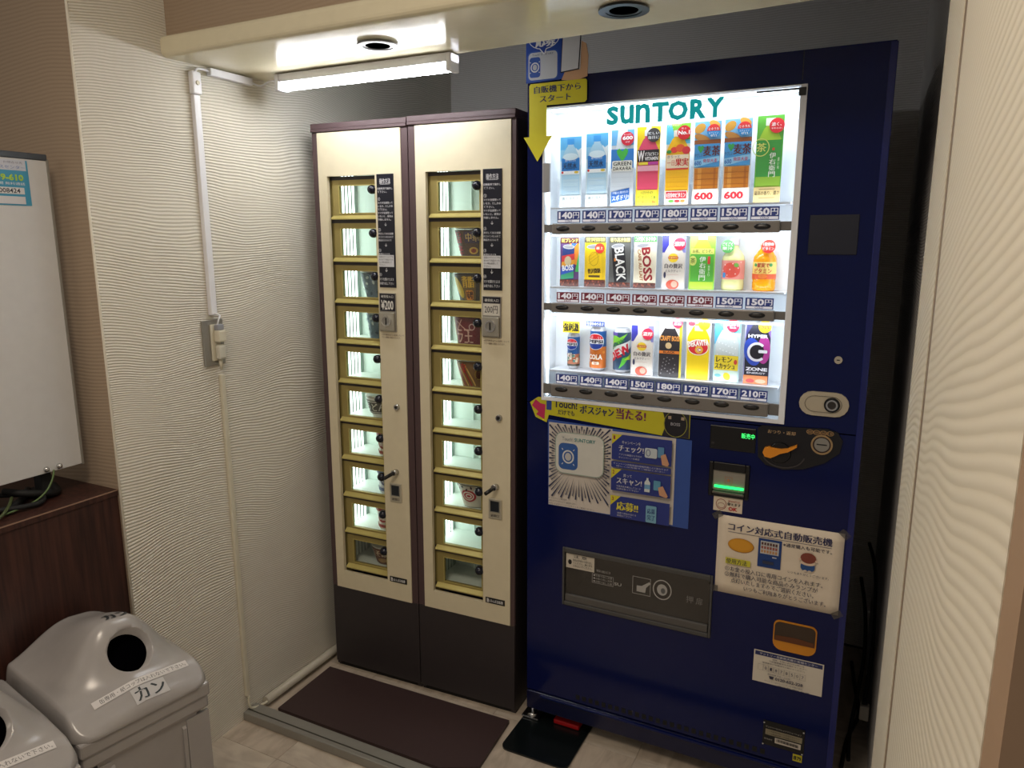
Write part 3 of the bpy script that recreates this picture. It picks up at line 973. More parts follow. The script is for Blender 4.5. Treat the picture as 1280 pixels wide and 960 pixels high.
# handle lock plate
b = MB()
a_ = []
for cx, a0 in ((-.0715, -90), (-.1215, 90)):
    for k in range(9):
        t_ = math.radians(a0 + k * 22.5); a_.append((cx + .028 * math.cos(t_), 1.0575 + .028 * math.sin(t_)))
b.prism(a_, (0, MY, 0), (1, 0, 0), (0, 0, 1), (0, -1, 0), .006, ink((190, 180, 160), .4, .2))
lk = mb_part(b, 'handle_plate')
a = Art(flat(0, MY - .006, 0))
a_i = [(-.0975 + (x + .0965) * .74, 1.0575 + (z - 1.0575) * .66) for x, z in a_]
for p, q in zip(a_i, a_i[1:] + a_i[:1]): a.line(p[0], p[1], q[0], q[1], .0009, (60, 54, 50))
a.build('recess_line', lk)
b = MB(); b.ring((-.079, MY - .006, 1.0575), (0, -1, 0), .0125, .017, .004, BLACK); b.ring((-.079, MY - .006, 1.0575), (0, -1, 0), .009, .0126, .007, CHROME); b.cyl((-.079, MY - .006, 1.0575), (-.079, MY - .010, 1.0575), .009, .009, ink((70, 66, 64), .3, .6), 18); b.build('lock_barrel', lk)
# message display
b = MB(); b.box(-.349, -.2405, MY - .003, MY + .001, .921, .981, BLACK, .002)
ds = mb_part(b, 'message_display')
a = Art(flat(-.349, MY - .003, .921)); G_ = glow((70, 255, 120), 1.3)
a.text('販売中', .075, .034, .106, .047, G_).rect(.004, .012, .012, .018, (40, 40, 44)).rect(.004, .026, .072, .0266, (34, 34, 38))
a.build('lit_lettering', ds)
# change lever and coin slot panel
b = MB()
P = [(-.237, .985), (-.228, .993), (-.150, .996), (-.085, 1.0), (-.062, .994), (-.050, .975), (-.055, .945), (-.085, .918), (-.130, .897), (-.175, .890), (-.215, .897), (-.233, .915)]
b.prism(P, (0, MY, 0), (1, 0, 0), (0, 0, 1), (0, -1, 0), .005, ink((20, 20, 26), .3))
cpn = mb_part(b, 'coin_panel')
a = Art(flat(0, MY - .005, 0)); a.text('おつり・返却', -.214, .976, -.152, .985, (190, 160, 120), .02)
for k in range(4): a.loop(-.121 + k * .0145, .9895, .0075, .0055, .001, (190, 150, 100))
for k, s_ in enumerate(('500', '100', '50', '10')): a.text(s_, -.126 + k * .0145, .987, -.1165 + k * .0145, .992, (190, 150, 100))
a.loop(-.176, .930, .049, .036, .003, (60, 56, 58), 200, 350)
a.build('panel_print', cpn)
b = MB(); b.prism([(-.2215, .930), (-.218, .941), (-.208, .9445), (-.195, .943), (-.180, .9425), (-.165, .946), (-.1465, .9555), (-.146, .951), (-.165, .937), (-.182, .931), (-.192, .924), (-.203, .918), (-.216, .920)], (.0, MY - .005, 0), (1, 0, 0), (0, 0, 1), (0, -1, 0), .012, ink((226, 142, 34), .35)); b.build('return_lever', cpn, label='orange change return lever')
b = MB(); b.cyl((-.184, MY - .005, .931), (-.184, MY - .010, .931), .026, .024, BLACK, 24); b.build('lever_hub', cpn)
b = MB(); b.ring((-.0935, MY - .005, .962), (0, -1, 0), .0195, .0235, .004, ink((190, 160, 120), .3, .7)); b.ring((-.0935, MY - .005, .962), (0, -1, 0), .0165, .0196, .003, ink((50, 30, 30), .4)); b.cyl((-.0935, MY - .005, .962), (-.0935, MY - .0075, .962), .0166, .0166, STEEL, 24)
b.box(-.1045, -.0825, MY - .0085, MY - .0075, .9608, .9632, BLACK); b.build('coin_slot', cpn)
# banknote reader
b = MB(); b.frame(-.3465, -.2495, .8005, .889, (.010, .010, .016, .022), MY - .006, MY + .001, BLACK, .002)
bl = mb_part(b, 'banknote_reader')
b = MB(); b.box(-.3365, -.2595, MY - .001, MY + .001, .8165, .867, ink((150, 144, 136), .4, .2)); b.build('intake_plate', bl)
b = MB(); b.box(-.332, -.262, MY - .006, MY - .001, .8235, .8285, glow((40, 255, 110), 1.6)); b.build('green_light', bl, label='green lit intake line')
b = MB(); b.box(-.3365, -.2595, MY - .008, MY - .002, .808, .8135, ink((110, 106, 100), .35, .6), .001); b.build('lip', bl)
a = Art(flat(-.338, MY - .001, .8165)); a.border(.030, .018, .048, .036, .001, (170, 120, 90)); a.ell(.039, .027, .004, .004, (170, 120, 90)); a.build('plate_print', bl)

# dispensing tray
b = MB()
b.frame(TX0, TX1, TZ0, TZ1, (.006, .006, .012, .014), MY - .006, MY + .03, ink((74, 74, 74), .45), .002)
tr = mb_part(b, 'dispensing_tray')
b = MB(); b.box(TX0 + .006, TX1 - .006, MY + .02, MY + .20, TZ0 + .004, TZ0 + .010, ink((60, 60, 62), .4)); b.box(TX0 + .006, TX1 - .006, MY + .16, MY + .165, TZ0 + .01, TZ1, ink((38, 40, 46), .5))
b.box(TX0 + .0, TX0 + .006, MY + .03, MY + .2, TZ0, TZ1, BLACKR); b.box(TX1 - .006, TX1, MY + .03, MY + .2, TZ0, TZ1, BLACKR); b.box(TX0, TX1, MY + .03, MY + .2, TZ1 - .01, TZ1, BLACKR)
b.build('tray_well', tr)
b = MB(); b.box(TX0 + .008, TX1 - .008, MY + .002, MY + .004, TZ0 + .034, TZ1 - .016, glass('smoked_flap', (0.36, 0.36, 0.37), 0.10, 0.12)); fp = b.build('flap', tr, label='smoked clear tray flap')
b = MB(); b.box(TX0 + .008, TX1 - .008, MY - .004, MY + .016, TZ0 + .012, TZ0 + .034, ink((84, 82, 80), .4), .003); b.build('sill', tr)
a = Art(flat(0, MY + .002, 0), rough=.6)
Gp = (168, 166, 164)
a.rect(-.730, .5245, -.646, .567, (206, 198, 184)).text('注 意', -.708, .556, -.668, .565, (30, 30, 30), .03).ell(-.7185, .542, .0055, .0075, (20, 20, 20))
for k in range(3): a.text(('商品は手前から取り出し', 'てください。扉に手を', '入れないでください。')[k], -.709, .5465 - k * .0085, -.652, .5535 - k * .0085, (40, 40, 40), .01)
a.build('caution_sticker', fp); a = Art(flat(0, MY + .002, 0), rough=.6)
a.text('取出口', -.640, .529, -.600, .536, Gp).border(-.652, .4945, -.590, .522, .001, Gp)
for k in range(3): a.text('●お取り出し注意', -.648, .5145 - k * .0085, -.594, .5205 - k * .0085, Gp)
a.build('notice_print', fp); a = Art(flat(0, MY + .002, 0), rough=.6)
a.text('SU', -.588, .500, -.567, .509, Gp, .02).border(-.536, .489, -.486, .539, .0012, Gp)
a.poly([(-.524, .497), (-.500, .497), (-.498, .512), (-.486, .526), (-.490, .530), (-.510, .515), (-.524, .514)], Gp)
a.build('hand_pictogram', fp); a = Art(flat(0, MY + .002, 0), rough=.6)
a.loop(-.4545, .5155, .0255, .0285, .003, Gp).ell(-.4545, .5155, .014, .016, Gp).ell(-.452, .513, .006, .008, (90, 90, 92))
a.build('round_mark', fp); a = Art(flat(0, MY + .002, 0), rough=.6)
a.text('押', -.390, .495, -.372, .515, (120, 118, 116)).text('扉', -.365, .495, -.347, .515, (120, 118, 116))
a.build('flap_print', fp)

# coin return cup
b = MB()


def rr_poly(x0, z0, x1, z1, r, top=None):
    P = []
    for cx, cz, a0, r_ in ((x1 - r, z0 + r, -90, r), (x1 - (top or r), z1 - (top or r), 0, top or r), (x0 + (top or r), z1 - (top or r), 90, top or r), (x0 + r, z0 + r, 180, r)):
        for k in range(6):
            t_ = math.radians(a0 + k * 18); P.append((cx + r_ * math.cos(t_), cz + r_ * math.sin(t_)))
    return P


b.prism(rr_poly(-.170, .4245, -.070, .503, .022, .014), (0, MY, 0), (1, 0, 0), (0, 0, 1), (0, -1, 0), .004, ink((206, 134, 32), .4))
cr = mb_part(b, 'coin_return_cup', label='orange rimmed coin return cup')
b = MB(); b.prism(rr_poly(-.167, .4505, -.073, .500, .004, .012), (0, MY - .004, 0), (1, 0, 0), (0, 0, 1), (0, -1, 0), .0015, ink((58, 44, 34), .12)); b.build('smoked_window', cr)
b = MB(); b.prism([(-.167, .4505), (-.073, .4505), (-.076, .462), (-.12, .466), (-.164, .463)], (0, MY - .0056, 0), (1, 0, 0), (0, 0, 1), (0, -1, 0), .0006, ink((96, 52, 26), .2)); b.build('coin_shelf', cr)

# rating plate
b = MB(); b.box(-.178, -.0785, MY - .002, MY + .001, .152, .2205, BLACK, .0005); rp = mb_part(b, 'rating_plate')
a = Art(flat(-.178, MY - .002, .152))
a.text('サントリービバレッジソリューション', .006, .050, .092, .055, (190, 186, 178)).rect(.006, .030, .094, .046, (140, 132, 110))
for k in range(2): a.text('この自動販売機の定格電圧百ボルト', .010, .039 - k * .007, .088, .0435 - k * .007, (50, 44, 36))
a.text('管理番号', .004, .016, .024, .020, (170, 166, 160)).rect(.030, .012, .092, .027, (196, 188, 176))
for k in range(22): a.rect(.034 + k * .0024, .017, .035 + k * .0024 + (.0006 if k % 3 else 0), .025, (30, 30, 30))
for x in (.002, .0965):
    for z in (.003, .064): a.ell(x, z, .002, .002, (190, 190, 190))
a.build('lettering', rp)
# feet
for x, lab in ((-.845, None), (-.055, None)):
    b = MB(); b.cyl((x, MY + .03, .012), (x, MY + .03, .052), .006, .006, CHROME, 14); b.cyl((x, MY + .03, .012), (x, MY + .03, .018), .020, .014, CHROME, 18)
    b.box(x - .028, x + .028, MY + .005, MY + .055, .0065, .012, CHROME, .002); mb_part(b, 'levelling_foot')
b = MB(); b.box(MX0 + .03, MX1 - .03, MY + .08, 2.45, 0.0062, .075, BLACKR); mb_part(b, 'base_plinth')


# ------------------------------------------------------------------ sample drinks in the window
def bottle2d(a, cx, z0, w_, h, cap, body, neck=None, sh=.72):
    """outline of a plastic bottle: cap, neck, shoulders, body"""
    n = w_ * .17
    P = [(cx - w_ / 2, z0 + .002), (cx - w_ / 2 + .003, z0), (cx + w_ / 2 - .003, z0), (cx + w_ / 2, z0 + .002), (cx + w_ / 2, z0 + h * (sh - .08)),
         (cx + w_ * .42, z0 + h * sh), (cx + n * 1.5, z0 + h * (sh + .12)), (cx + n, z0 + h * (sh + .15)), (cx + n, z0 + h * .92), (cx - n, z0 + h * .92), (cx - n, z0 + h * (sh + .15)), (cx - n * 1.5, z0 + h * (sh + .12)), (cx - w_ * .42, z0 + h * sh), (cx - w_ / 2, z0 + h * (sh - .08))]
    a.poly(P, body)
    a.rect(cx - n * 1.15, z0 + h * .90, cx + n * 1.15, z0 + h, cap, .001)
    return a


def c_water(a, W, H):
    a.rect(0, 0, W, H, (196, 216, 226)).rect(0, H * .82, W, H, (92, 174, 226)).rect(0, H * .66, W, H * .82, (138, 196, 230)).poly([(W * .55, H * .6), (W, H * .6), (W, H * .84), (W * .85, H * .8), (W * .75, H * .84)], (226, 236, 242))
    bottle2d(a, W * .5, H * .17, W * .84, H * .80, (60, 150, 220), (168, 206, 228))
    a.rect(W * .12, H * .18, W * .88, H * .40, (188, 214, 228)).rect(W * .08, H * .52, W * .92, H * .70, (30, 122, 200)).ell(W * .5, H * .72, W * .36, H * .05, (214, 232, 242))
    a.rect(W * .08, H * .47, W * .92, H * .52, (230, 236, 238)).ell(W * .12, H * .50, .003, .003, (210, 40, 40)).ell(W * .78, H * .50, .006, .003, (220, 190, 60))
    a.text('天然水', W * .13, H * .545, W * .80, H * .635, (20, 34, 60), .03).text('南アルプスの', W * .25, H * .65, W * .75, H * .68, (236, 242, 246))
    for k in range(3): a.rect(W * .14, H * (.22 + .07 * k), W * .86, H * (.225 + .07 * k), (150, 190, 216))
    a.rect(0, 0, W, H * .17, (214, 222, 222)).text('清く冷たく', W * .1, H * .095, W * .9, H * .145, (80, 96, 104)).text('澄んでいる。', W * .1, H * .025, W * .9, H * .075, (80, 96, 104))


def c_green(a, W, H):
    a.rect(0, 0, W, H, (206, 214, 222)).rect(0, H * .80, W, H, (110, 176, 226)).poly([(W * .2, H * .72), (W * .8, H * .72), (W * .7, H), (W * .3, H)], (224, 230, 236)).rect(0, H * .50, W, H * .75, (46, 128, 208))
    a.poly([(W * .5, H * .58), (W * .28, H * .68), (W * .24, H * .73), (W * .36, H * .76), (W * .5, H * .72), (W * .64, H * .76), (W * .76, H * .73), (W * .72, H * .68)], (70, 184, 70))
    a.rect(W * .05, H * .46, W * .95, H * .60, (232, 232, 224), .004).text('GREEN', W * .1, H * .535, W * .9, H * .585, (30, 34, 40), .02).text('DA·KA·RA', W * .1, H * .475, W * .9, H * .52, (30, 34, 40), .02)
    for k in range(3): a.rect(W * .06, H * (.26 + .06 * k), W * .94, H * (.263 + .06 * k), (176, 188, 198))
    a.poly([(W * .04, H * .04), (W * .85, H * .09), (W * .85, H * .24), (W * .04, H * .19)], (40, 100, 180)).text('7種の素材の', W * .1, H * .165, W * .8, H * .20, (236, 240, 244), rot=.09).text('スポドリ!', W * .08, H * .08, W * .82, H * .15, (240, 244, 250), .03, rot=.09)
    a.ell(W * .72, H * .88, .0165, .0165, (216, 34, 60)).text('600', W * .50, H * .865, W * .95, H * .915, (250, 250, 250), .05).text('ml', W * .64, H * .83, W * .80, H * .85, (250, 250, 250)).text('たっぷり', W * .56, H * .925, W * .88, H * .945, (250, 250, 250))


def c_vitamin(a, W, H):
    a.rect(0, 0, W, H, (242, 206, 30)).poly([(W * .3, H * .75), (W * .7, H * .75), (W * .6, H), (W * .4, H)], (226, 220, 214))
    bottle2d(a, W * .5, H * .20, W * .90, H * .76, (226, 222, 220), (226, 76, 110))
    a.rect(W * .04, H * .56, W * .96, H * .71, (36, 26, 38)).text('W', W * .05, H * .57, W * .34, H * .70, (240, 236, 236), .04).text('ダブルビタミン', W * .36, H * .63, W * .93, H * .68, (240, 236, 236), .03).text('VITAMIN', W * .36, H * .575, W * .93, H * .62, (240, 236, 236), .04)
    a.rect(W * .1, H * .52, W * .5, H * .555, (236, 216, 60)).rect(W * .52, H * .52, W * .92, H * .555, (190, 60, 160)).rect(W * .05, H * .44, W * .95, H * .51, (236, 170, 190))
    a.rect(W * .06, 0, W * .94, H * .20, (236, 210, 60)).text('1日分の', W * .25, H * .145, W * .75, H * .185, (60, 130, 50), .02).text('ビタミンC&', W * .12, H * .085, W * .88, H * .13, (60, 130, 50), .02).text('ビタミンB6', W * .12, H * .025, W * .88, H * .07, (200, 60, 40), .02)
    a.ell(W * .72, H * .89, .0165, .0165, (62, 58, 62)).text('忙しい', W * .48, H * .895, W * .95, H * .93, (240, 240, 240), .03).text('毎日に', W * .48, H * .84, W * .95, H * .88, (240, 240, 240), .03)


def c_fruit(a, W, H):
    a.rect(0, 0, W, H, (236, 224, 200)).rect(0, H * .75, W, H, (96, 190, 226)).poly([(W * .4, H * .8), (W, H * .8), (W, H), (W * .2, H)], (132, 200, 60))
    bottle2d(a, W * .5, H * .14, W * .96, H * .78, (236, 226, 210), (248, 188, 18), sh=.74)
    a.ell(W * .35, H * .68, .009, .007, (226, 60, 50)).ell(W * .6, H * .70, .011, .009, (232, 90, 40)).ell(W * .85, H * .67, .010, .009, (216, 50, 60)).ell(W * .14, H * .66, .006, .004, (60, 150, 60))
    a.rect(W * .04, H * .45, W * .96, H * .62, (244, 226, 196)).text('きりっと', W * .08, H * .58, W * .6, H * .615, (40, 60, 110)).text('果実', W * .42, H * .48, W * .95, H * .575, (206, 30, 44), .05).text('一日', W * .07, H * .49, W * .38, H * .55, (200, 50, 50)).rect(W * .04, H * .435, W * .96, H * .455, (214, 60, 50))
    for k in range(3): a.rect(W * .06, H * (.22 + .06 * k), W * .94, H * (.225 + .06 * k), (226, 160, 20))
    a.rect(W * .04, H * .02, W * .96, H * .175, (240, 232, 220)).rect(W * .07, H * .075, W * .93, H * .165, (196, 36, 52)).text('1日分のビタミン', W * .11, H * .09, W * .89, H * .15, (248, 240, 236), .03)
    a.ell(W * .3, H * .045, .007, .0035, (90, 160, 60)).ell(W * .55, H * .045, .007, .0035, (200, 40, 50)).ell(W * .78, H * .045, .006, .0035, (226, 130, 50))
    a.ell(W * .74, H * .885, .0165, .0165, (214, 34, 44)).text('No.1', W * .50, H * .86, W * .97, H * .91, (250, 246, 240), .04).text('売上', W * .62, H * .925, W * .84, H * .945, (250, 246, 240))


def c_barley(a, W, H):
    a.rect(0, 0, W, H, (226, 214, 196)).rect(0, H * .76, W, H, (120, 178, 220)).ell(W * .2, H * .92, .014, .010, (206, 150, 60), rot=.6).ell(W * .75, H * .96, .014, .008, (214, 160, 70), rot=-.5).ell(W * .3, H * .80, .020, .008, (190, 130, 60), rot=-.4).rect(0, H * .72, W, H * .78, (150, 84, 40))
    a.rect(W * .02, H * .45, W * .98, H * .73, (66, 152, 214)).poly([(W * .02, H * .45), (W * .98, H * .52), (W * .98, H * .58), (W * .02, H * .54)], (140, 200, 236))
    a.poly([(W * .26, H * .62), (W * .16, H * .67), (W * .14, H * .70), (W * .20, H * .715), (W * .26, H * .70), (W * .32, H * .715), (W * .38, H * .70), (W * .36, H * .67)], (50, 160, 80))
    a.text('麦茶', W * .36, H * .585, W * .98, H * .705, (96, 26, 30), .04).text('やさしい', W * .04, H * .575, W * .34, H * .62, (60, 40, 60)).text('発芽大麦', W * .36, H * .505, W * .9, H * .55, (196, 50, 90), .02).text('600', W * .04, H * .475, W * .3, H * .53, (40, 90, 170), .02)
    a.rect(W * .05, H * .18, W * .95, H * .44, (196, 118, 26)).rect(W * .18, H * .18, W * .32, H * .44, (216, 146, 56)).rect(W * .78, H * .18, W * .86, H * .44, (176, 98, 20))
    for k in range(3): a.rect(W * .06, H * (.23 + .07 * k), W * .94, H * (.236 + .07 * k), (160, 88, 20))
    a.rect(0, 0, W, H * .185, (232, 226, 212)).text('600', W * .08, H * .05, W * .80, H * .145, (204, 32, 50), .06).text('ml', W * .82, H * .06, W * .95, H * .09, (204, 32, 50))
    a.ell(W * .72, H * .88, .0155, .0155, (220, 50, 50), 0, 180).ell(W * .72, H * .88, .0155, .0155, (40, 140, 206), 180, 360).text('ミネラル', W * .52, H * .89, W * .92, H * .92, (250, 246, 240), .02).text('カフェイン', W * .54, H * .845, W * .90, H * .865, (250, 246, 240)).text('ゼロ', W * .60, H * .81, W * .84, H * .84, (250, 246, 240), .04)


def c_tea(a, W, H):
    a.rect(0, 0, W, H, (96, 176, 62))
    bottle2d(a, W * .5, H * .12, W * .92, H * .85, (226, 232, 214), (166, 204, 58), sh=.74)
    a.rect(W * .04, H * .30, W * .96, H * .72, (58, 152, 60)).rect(W * .04, H * .19, W * .96, H * .30, (140, 184, 56)).loop(W * .18, H * .64, .019, .020, .002, (206, 216, 110)).text('茶', W * .02, H * .59, W * .38, H * .69, (214, 220, 110), .03)
    a.vtext('伊右衛門', W * .52, H * .29, W * .76, H * .58, (236, 240, 226), .02).rect(W * .62, H * .60, W * .70, H * .63, (206, 70, 50)).vtext('濃い味', W * .83, H * .38, W * .90, H * .52, (222, 232, 200))
    a.rect(0, 0, W, H * .18, (206, 184, 126)).text('最高の香り、濃さ', W * .04, H * .085, W * .96, H * .135, (70, 60, 40), .02).rect(W * .2, H * .15, W * .8, H * .16, (140, 120, 80)).rect(W * .2, H * .05, W * .8, H * .06, (150, 130, 90))
    a.ell(W * .74, H * .88, .0165, .0165, (222, 44, 54)).text('濃く、', W * .54, H * .875, W * .90, H * .915, (252, 246, 240), .03).text('やわらか。', W * .54, H * .84, W * .94, H * .86, (252, 246, 240))


def can2d(a, cx, cz, w_, h, body, tilt=0.0, top=(176, 176, 178)):
    co, si = math.cos(tilt), math.sin(tilt)
    R = lambda x, z: (cx + x * co - z * si, cz + x * si + z * co)
    a.poly([R(-w_ / 2, -h / 2 + .003), R(-w_ / 2 + .004, -h / 2), R(w_ / 2 - .004, -h / 2), R(w_ / 2, -h / 2 + .003), R(w_ / 2, h / 2), R(-w_ / 2, h / 2)], body)
    x, z = R(0, h / 2); a.ell(x, z, w_ / 2, .006, top, rot=tilt); a.ell(x, z + .0005, w_ / 2 - .003, .004, (140, 140, 144), rot=tilt)
    return R


def beans(a, W, H, zt=.14):
    a.rect(0, 0, W, H * zt, (92, 44, 32))
    for k in range(14): a.ell(W * (.06 + (k * .139) % .9), H * (.03 + (k * .043) % (zt - .04)), .003, .0022, (140, 70, 50) if k % 2 else (66, 28, 22), rot=k, n=10)


def c_rainbow(a, W, H):
    a.rect(0, 0, W, H, (90, 60, 110)).poly([(W * .6, H * .5), (W, H * .4), (W, H * .88), (W * .5, H * .88)], (230, 140, 50)).poly([(W * .8, H * .3), (W, H * .3), (W, H * .7)], (70, 180, 90)).poly([(W * .55, H * .7), (W * .9, H * .88), (W * .6, H * .88)], (60, 110, 210)).rect(0, H * .88, W, H, (84, 28, 30)).text('虹ブレンド', W * .08, H * .90, W * .95, H * .98, (240, 220, 90), .04)
    R = can2d(a, W * .42, H * .46, W * .62, H * .70, (40, 60, 120), -.04)
    a.poly([R(-.018, .02), R(.018, .028), R(.018, .012), R(-.018, .004)], (210, 60, 60)).poly([R(-.018, .004), R(.018, .012), R(.018, 0), R(-.018, -.008)], (230, 160, 50)).ell(*R(0, .008), .010, .012, (206, 190, 150)).poly([R(-.018, -.012), R(.018, 0), R(.018, -.018), R(-.018, -.030)], (50, 90, 190)).poly([R(-.018, -.030), R(.018, -.018), R(.018, -.036), R(-.018, -.042)], (60, 150, 110))
    a.text('BOSS', W * .12, H * .32, W * .72, H * .44, (240, 240, 240), .04, rot=.1)
    beans(a, W, H)


def c_yellow(a, W, H):
    a.rect(0, 0, W, H, (226, 190, 30)).rect(0, H * .88, W, H, (66, 56, 40)).text('贅沢微糖', W * .06, H * .90, W * .95, H * .98, (240, 220, 90), .04)
    R = can2d(a, W * .46, H * .45, W * .70, H * .70, (240, 200, 24), .03)
    a.loop(W * .44, H * .56, .013, .018, .001, (170, 140, 20)).text('贅沢微糖', W * .16, H * .27, W * .76, H * .37, (60, 40, 20), .04, rot=.08).rect(W * .2, H * .19, W * .74, H * .23, (90, 70, 30))
    for k in range(3): a.line(W * .2, H * (.46 + .07 * k), W * .7, H * (.62 + .06 * k), .0012, (206, 166, 20))
    a.ell(W * .72, H * .77, .013, .013, (224, 60, 40)).text('極上', W * .56, H * .74, W * .88, H * .80, (250, 236, 200), .04)
    beans(a, W, H)


def c_black(a, W, H):
    a.rect(0, 0, W, H, (92, 92, 90)).rect(0, H * .88, W, H, (70, 66, 52)).text('香り高き無糖', W * .06, H * .90, W * .95, H * .98, (236, 220, 120), .04)
    R = can2d(a, W * .48, H * .46, W * .60, H * .72, (34, 34, 40), .10)
    a.text('BLACK', W * .52 - .042, H * .46 - .0125, W * .52 + .042, H * .46 + .0125, (232, 230, 226), .03, rot=-math.pi / 2 + .10)
    a.rect(W * .24, H * .52, W * .32, H * .58, (226, 130, 50))
    beans(a, W, H, .10)


def c_cream(a, W, H):
    a.rect(0, 0, W, H, (226, 218, 196)).rect(0, H * .88, W, H, (70, 136, 70)).text('コク深くまろやか', W * .06, H * .90, W * .95, H * .98, (240, 240, 220), .04)
    R = can2d(a, W * .48, H * .46, W * .62, H * .72, (236, 226, 200), .10)
    a.text('BOSS', W * .60 - .042, H * .46 - .0115, W * .60 + .042, H * .46 + .0115, (150, 36, 44), .04, rot=-math.pi / 2 + .10)
    a.text('CAFE AU LAIT', W * .30 - .040, H * .44 - .004, W * .30 + .040, H * .44 + .004, (170, 110, 60), .03, rot=-math.pi / 2 + .10)
    beans(a, W, H, .10)


def c_milk(a, W, H):
    a.rect(0, 0, W, H, (214, 206, 206)).rect(0, H * .68, W * .28, H, (60, 60, 160)).rect(W * .75, H * .68, W, H, (130, 130, 190))
    bottle2d(a, W * .5, 0.001, W * .92, H * .98, (232, 228, 228), (222, 214, 204), sh=.70)
    a.ell(W * .48, H * .58, .0125, .011, (240, 206, 50)).rect(W * .26, H * .56, W * .70, H * .61, (200, 44, 50), .003).text('Lipton', W * .30, H * .567, W * .66, H * .603, (248, 232, 120), .03)
    a.text('白の贅沢', W * .12, H * .385, W * .88, H * .475, (50, 44, 60), .03).text('ミルクティー', W * .16, H * .31, W * .84, H * .36, (90, 80, 90), .02).rect(W * .25, H * .26, W * .75, H * .265, (200, 150, 140))
    a.ell(W * .48, H * .08, .016, .012, (206, 90, 70)).ell(W * .56, H * .09, .008, .008, (232, 170, 150)).ell(W * .14, H * .26, .003, .008, (60, 60, 90))
    a.ell(W * .74, H * .84, .015, .015, (220, 44, 74)).text('濃厚', W * .52, H * .80, W * .96, H * .88, (252, 246, 240), .04)


def c_tea2(a, W, H):
    a.rect(0, 0, W, H, (140, 200, 70)).poly([(W * .2, H * .72), (W * .34, H), (0, H), (0, H * .6)], (170, 214, 90))
    bottle2d(a, W * .5, 0.001, W * .90, H * .99, (232, 232, 230), (176, 206, 60), sh=.72)
    a.rect(W * .05, H * .14, W * .95, H * .64, (86, 172, 60)).rect(W * .05, H * .64, W * .95, H * .74, (214, 214, 110)).text('お茶、どうぞ。', W * .12, H * .66, W * .88, H * .72, (60, 70, 30), .02)
    a.ell(W * .14, H * .52, .009, .012, (206, 214, 110)).text('茶', W * .04, H * .47, W * .24, H * .57, (90, 110, 40), .02).vtext('伊右衛門', W * .40, H * .16, W * .64, H * .60, (240, 244, 232), .02).rect(W * .72, H * .46, W * .82, H * .60, (206, 60, 50), .002).vtext('抹茶入り', W * .74, H * .24, W * .82, H * .44, (228, 238, 210))


def c_craft(a, W, H):
    a.rect(0, 0, W, H, (232, 226, 216)).poly([(W * .88, 0), (W, 0), (W, H), (W * .88, H)], (230, 210, 60))
    bottle2d(a, W * .46, 0, W * .90, H * .94, (206, 202, 198), (44, 38, 42), sh=.78)
    a.text('CRAFT BOSS', W * .04, H * .63, W * .90, H * .72, (226, 150, 70), .05).ell(W * .42, H * .55, .008, .008, (222, 190, 140)).rect(W * .02, H * .41, W * .90, H * .46, (232, 130, 50)).text('BLACK', W * .2, H * .42, W * .72, H * .455, (50, 30, 30), .03)
    for k in range(18): a.ell(W * (.12 + (k * .173) % .66), H * (.06 + (k * .091) % .30), .0016, .0016, (140, 136, 136), n=8)
    a.ell(W * .80, H * .95, .013, .013, (222, 50, 80)).text('更に', W * .66, H * .955, W * .95, H * .99, (250, 244, 240), .03).text('進化!', W * .64, H * .91, W * .96, H * .945, (250, 244, 240), .03)


def c_deka(a, W, H):
    a.rect(0, 0, W, H, (236, 226, 200)).rect(0, H * .80, W, H, (230, 226, 210)).ell(W * .2, H * .93, .009, .006, (226, 60, 80)).ell(W * .45, H * .90, .007, .006, (236, 150, 60))
    bottle2d(a, W * .5, 0, W * .90, H * .90, (236, 220, 150), (244, 210, 20), sh=.86)
    a.ell(W * .5, H * .54, .026, .020, (222, 44, 50)).loop(W * .5, H * .54, .026, .020, .002, (250, 240, 220)).ell(W * .54, H * .50, .010, .010, (240, 180, 60)).ell(W * .54, H * .50, .005, .005, (250, 250, 240))
    a.text('DEKAVITA', W * .06, H * .56, W * .94, H * .66, (250, 244, 236), .05, rot=.15).text('C', W * .47, H * .47, W * .61, H * .53, (200, 60, 40), .04)
    a.ell(W * .72, H * .93, .0145, .0145, (246, 206, 20)).text('ビタミン', W * .54, H * .94, W * .92, H * .97, (190, 60, 40), .03).text('ローヤル', W * .54, H * .90, W * .92, H * .93, (190, 60, 40), .03)


def c_lemon(a, W, H):
    a.rect(0, 0, W, H, (190, 222, 232)).rect(0, H * .8, W, H, (120, 196, 226)).poly([(0, H * .6), (W * .5, H * .8), (0, H)], (90, 180, 220))
    bottle2d(a, W * .5, 0, W * .88, H * .96, (230, 236, 240), (214, 224, 226), sh=.74)
    for k in range(16): a.ell(W * (.14 + (k * .213) % .72), H * (.44 + (k * .071) % .3), .0018, .0018, (240, 246, 248), n=8)
    a.rect(W * .04, H * .19, W * .96, H * .43, (240, 214, 50)).text('レモン', W * .12, H * .32, W * .72, H * .405, (40, 36, 30), .05).text('スカッシュ', W * .08, H * .21, W * .84, H * .30, (40, 36, 30), .05).ell(W * .86, H * .33, .004, .006, (214, 70, 60))
    a.rect(W * .04, 0, W * .96, H * .19, (204, 224, 210)).ell(W * .55, H * .09, .008, .010, (232, 210, 50), rot=.5).ell(W * .2, H * .10, .008, .004, (120, 190, 200))
    a.ell(W * .70, H * .92, .0155, .0155, (224, 50, 80)).text('丸搾り', W * .46, H * .905, W * .94, H * .955, (250, 244, 240), .04).text('製法', W * .58, H * .87, W * .82, H * .895, (250, 244, 240))


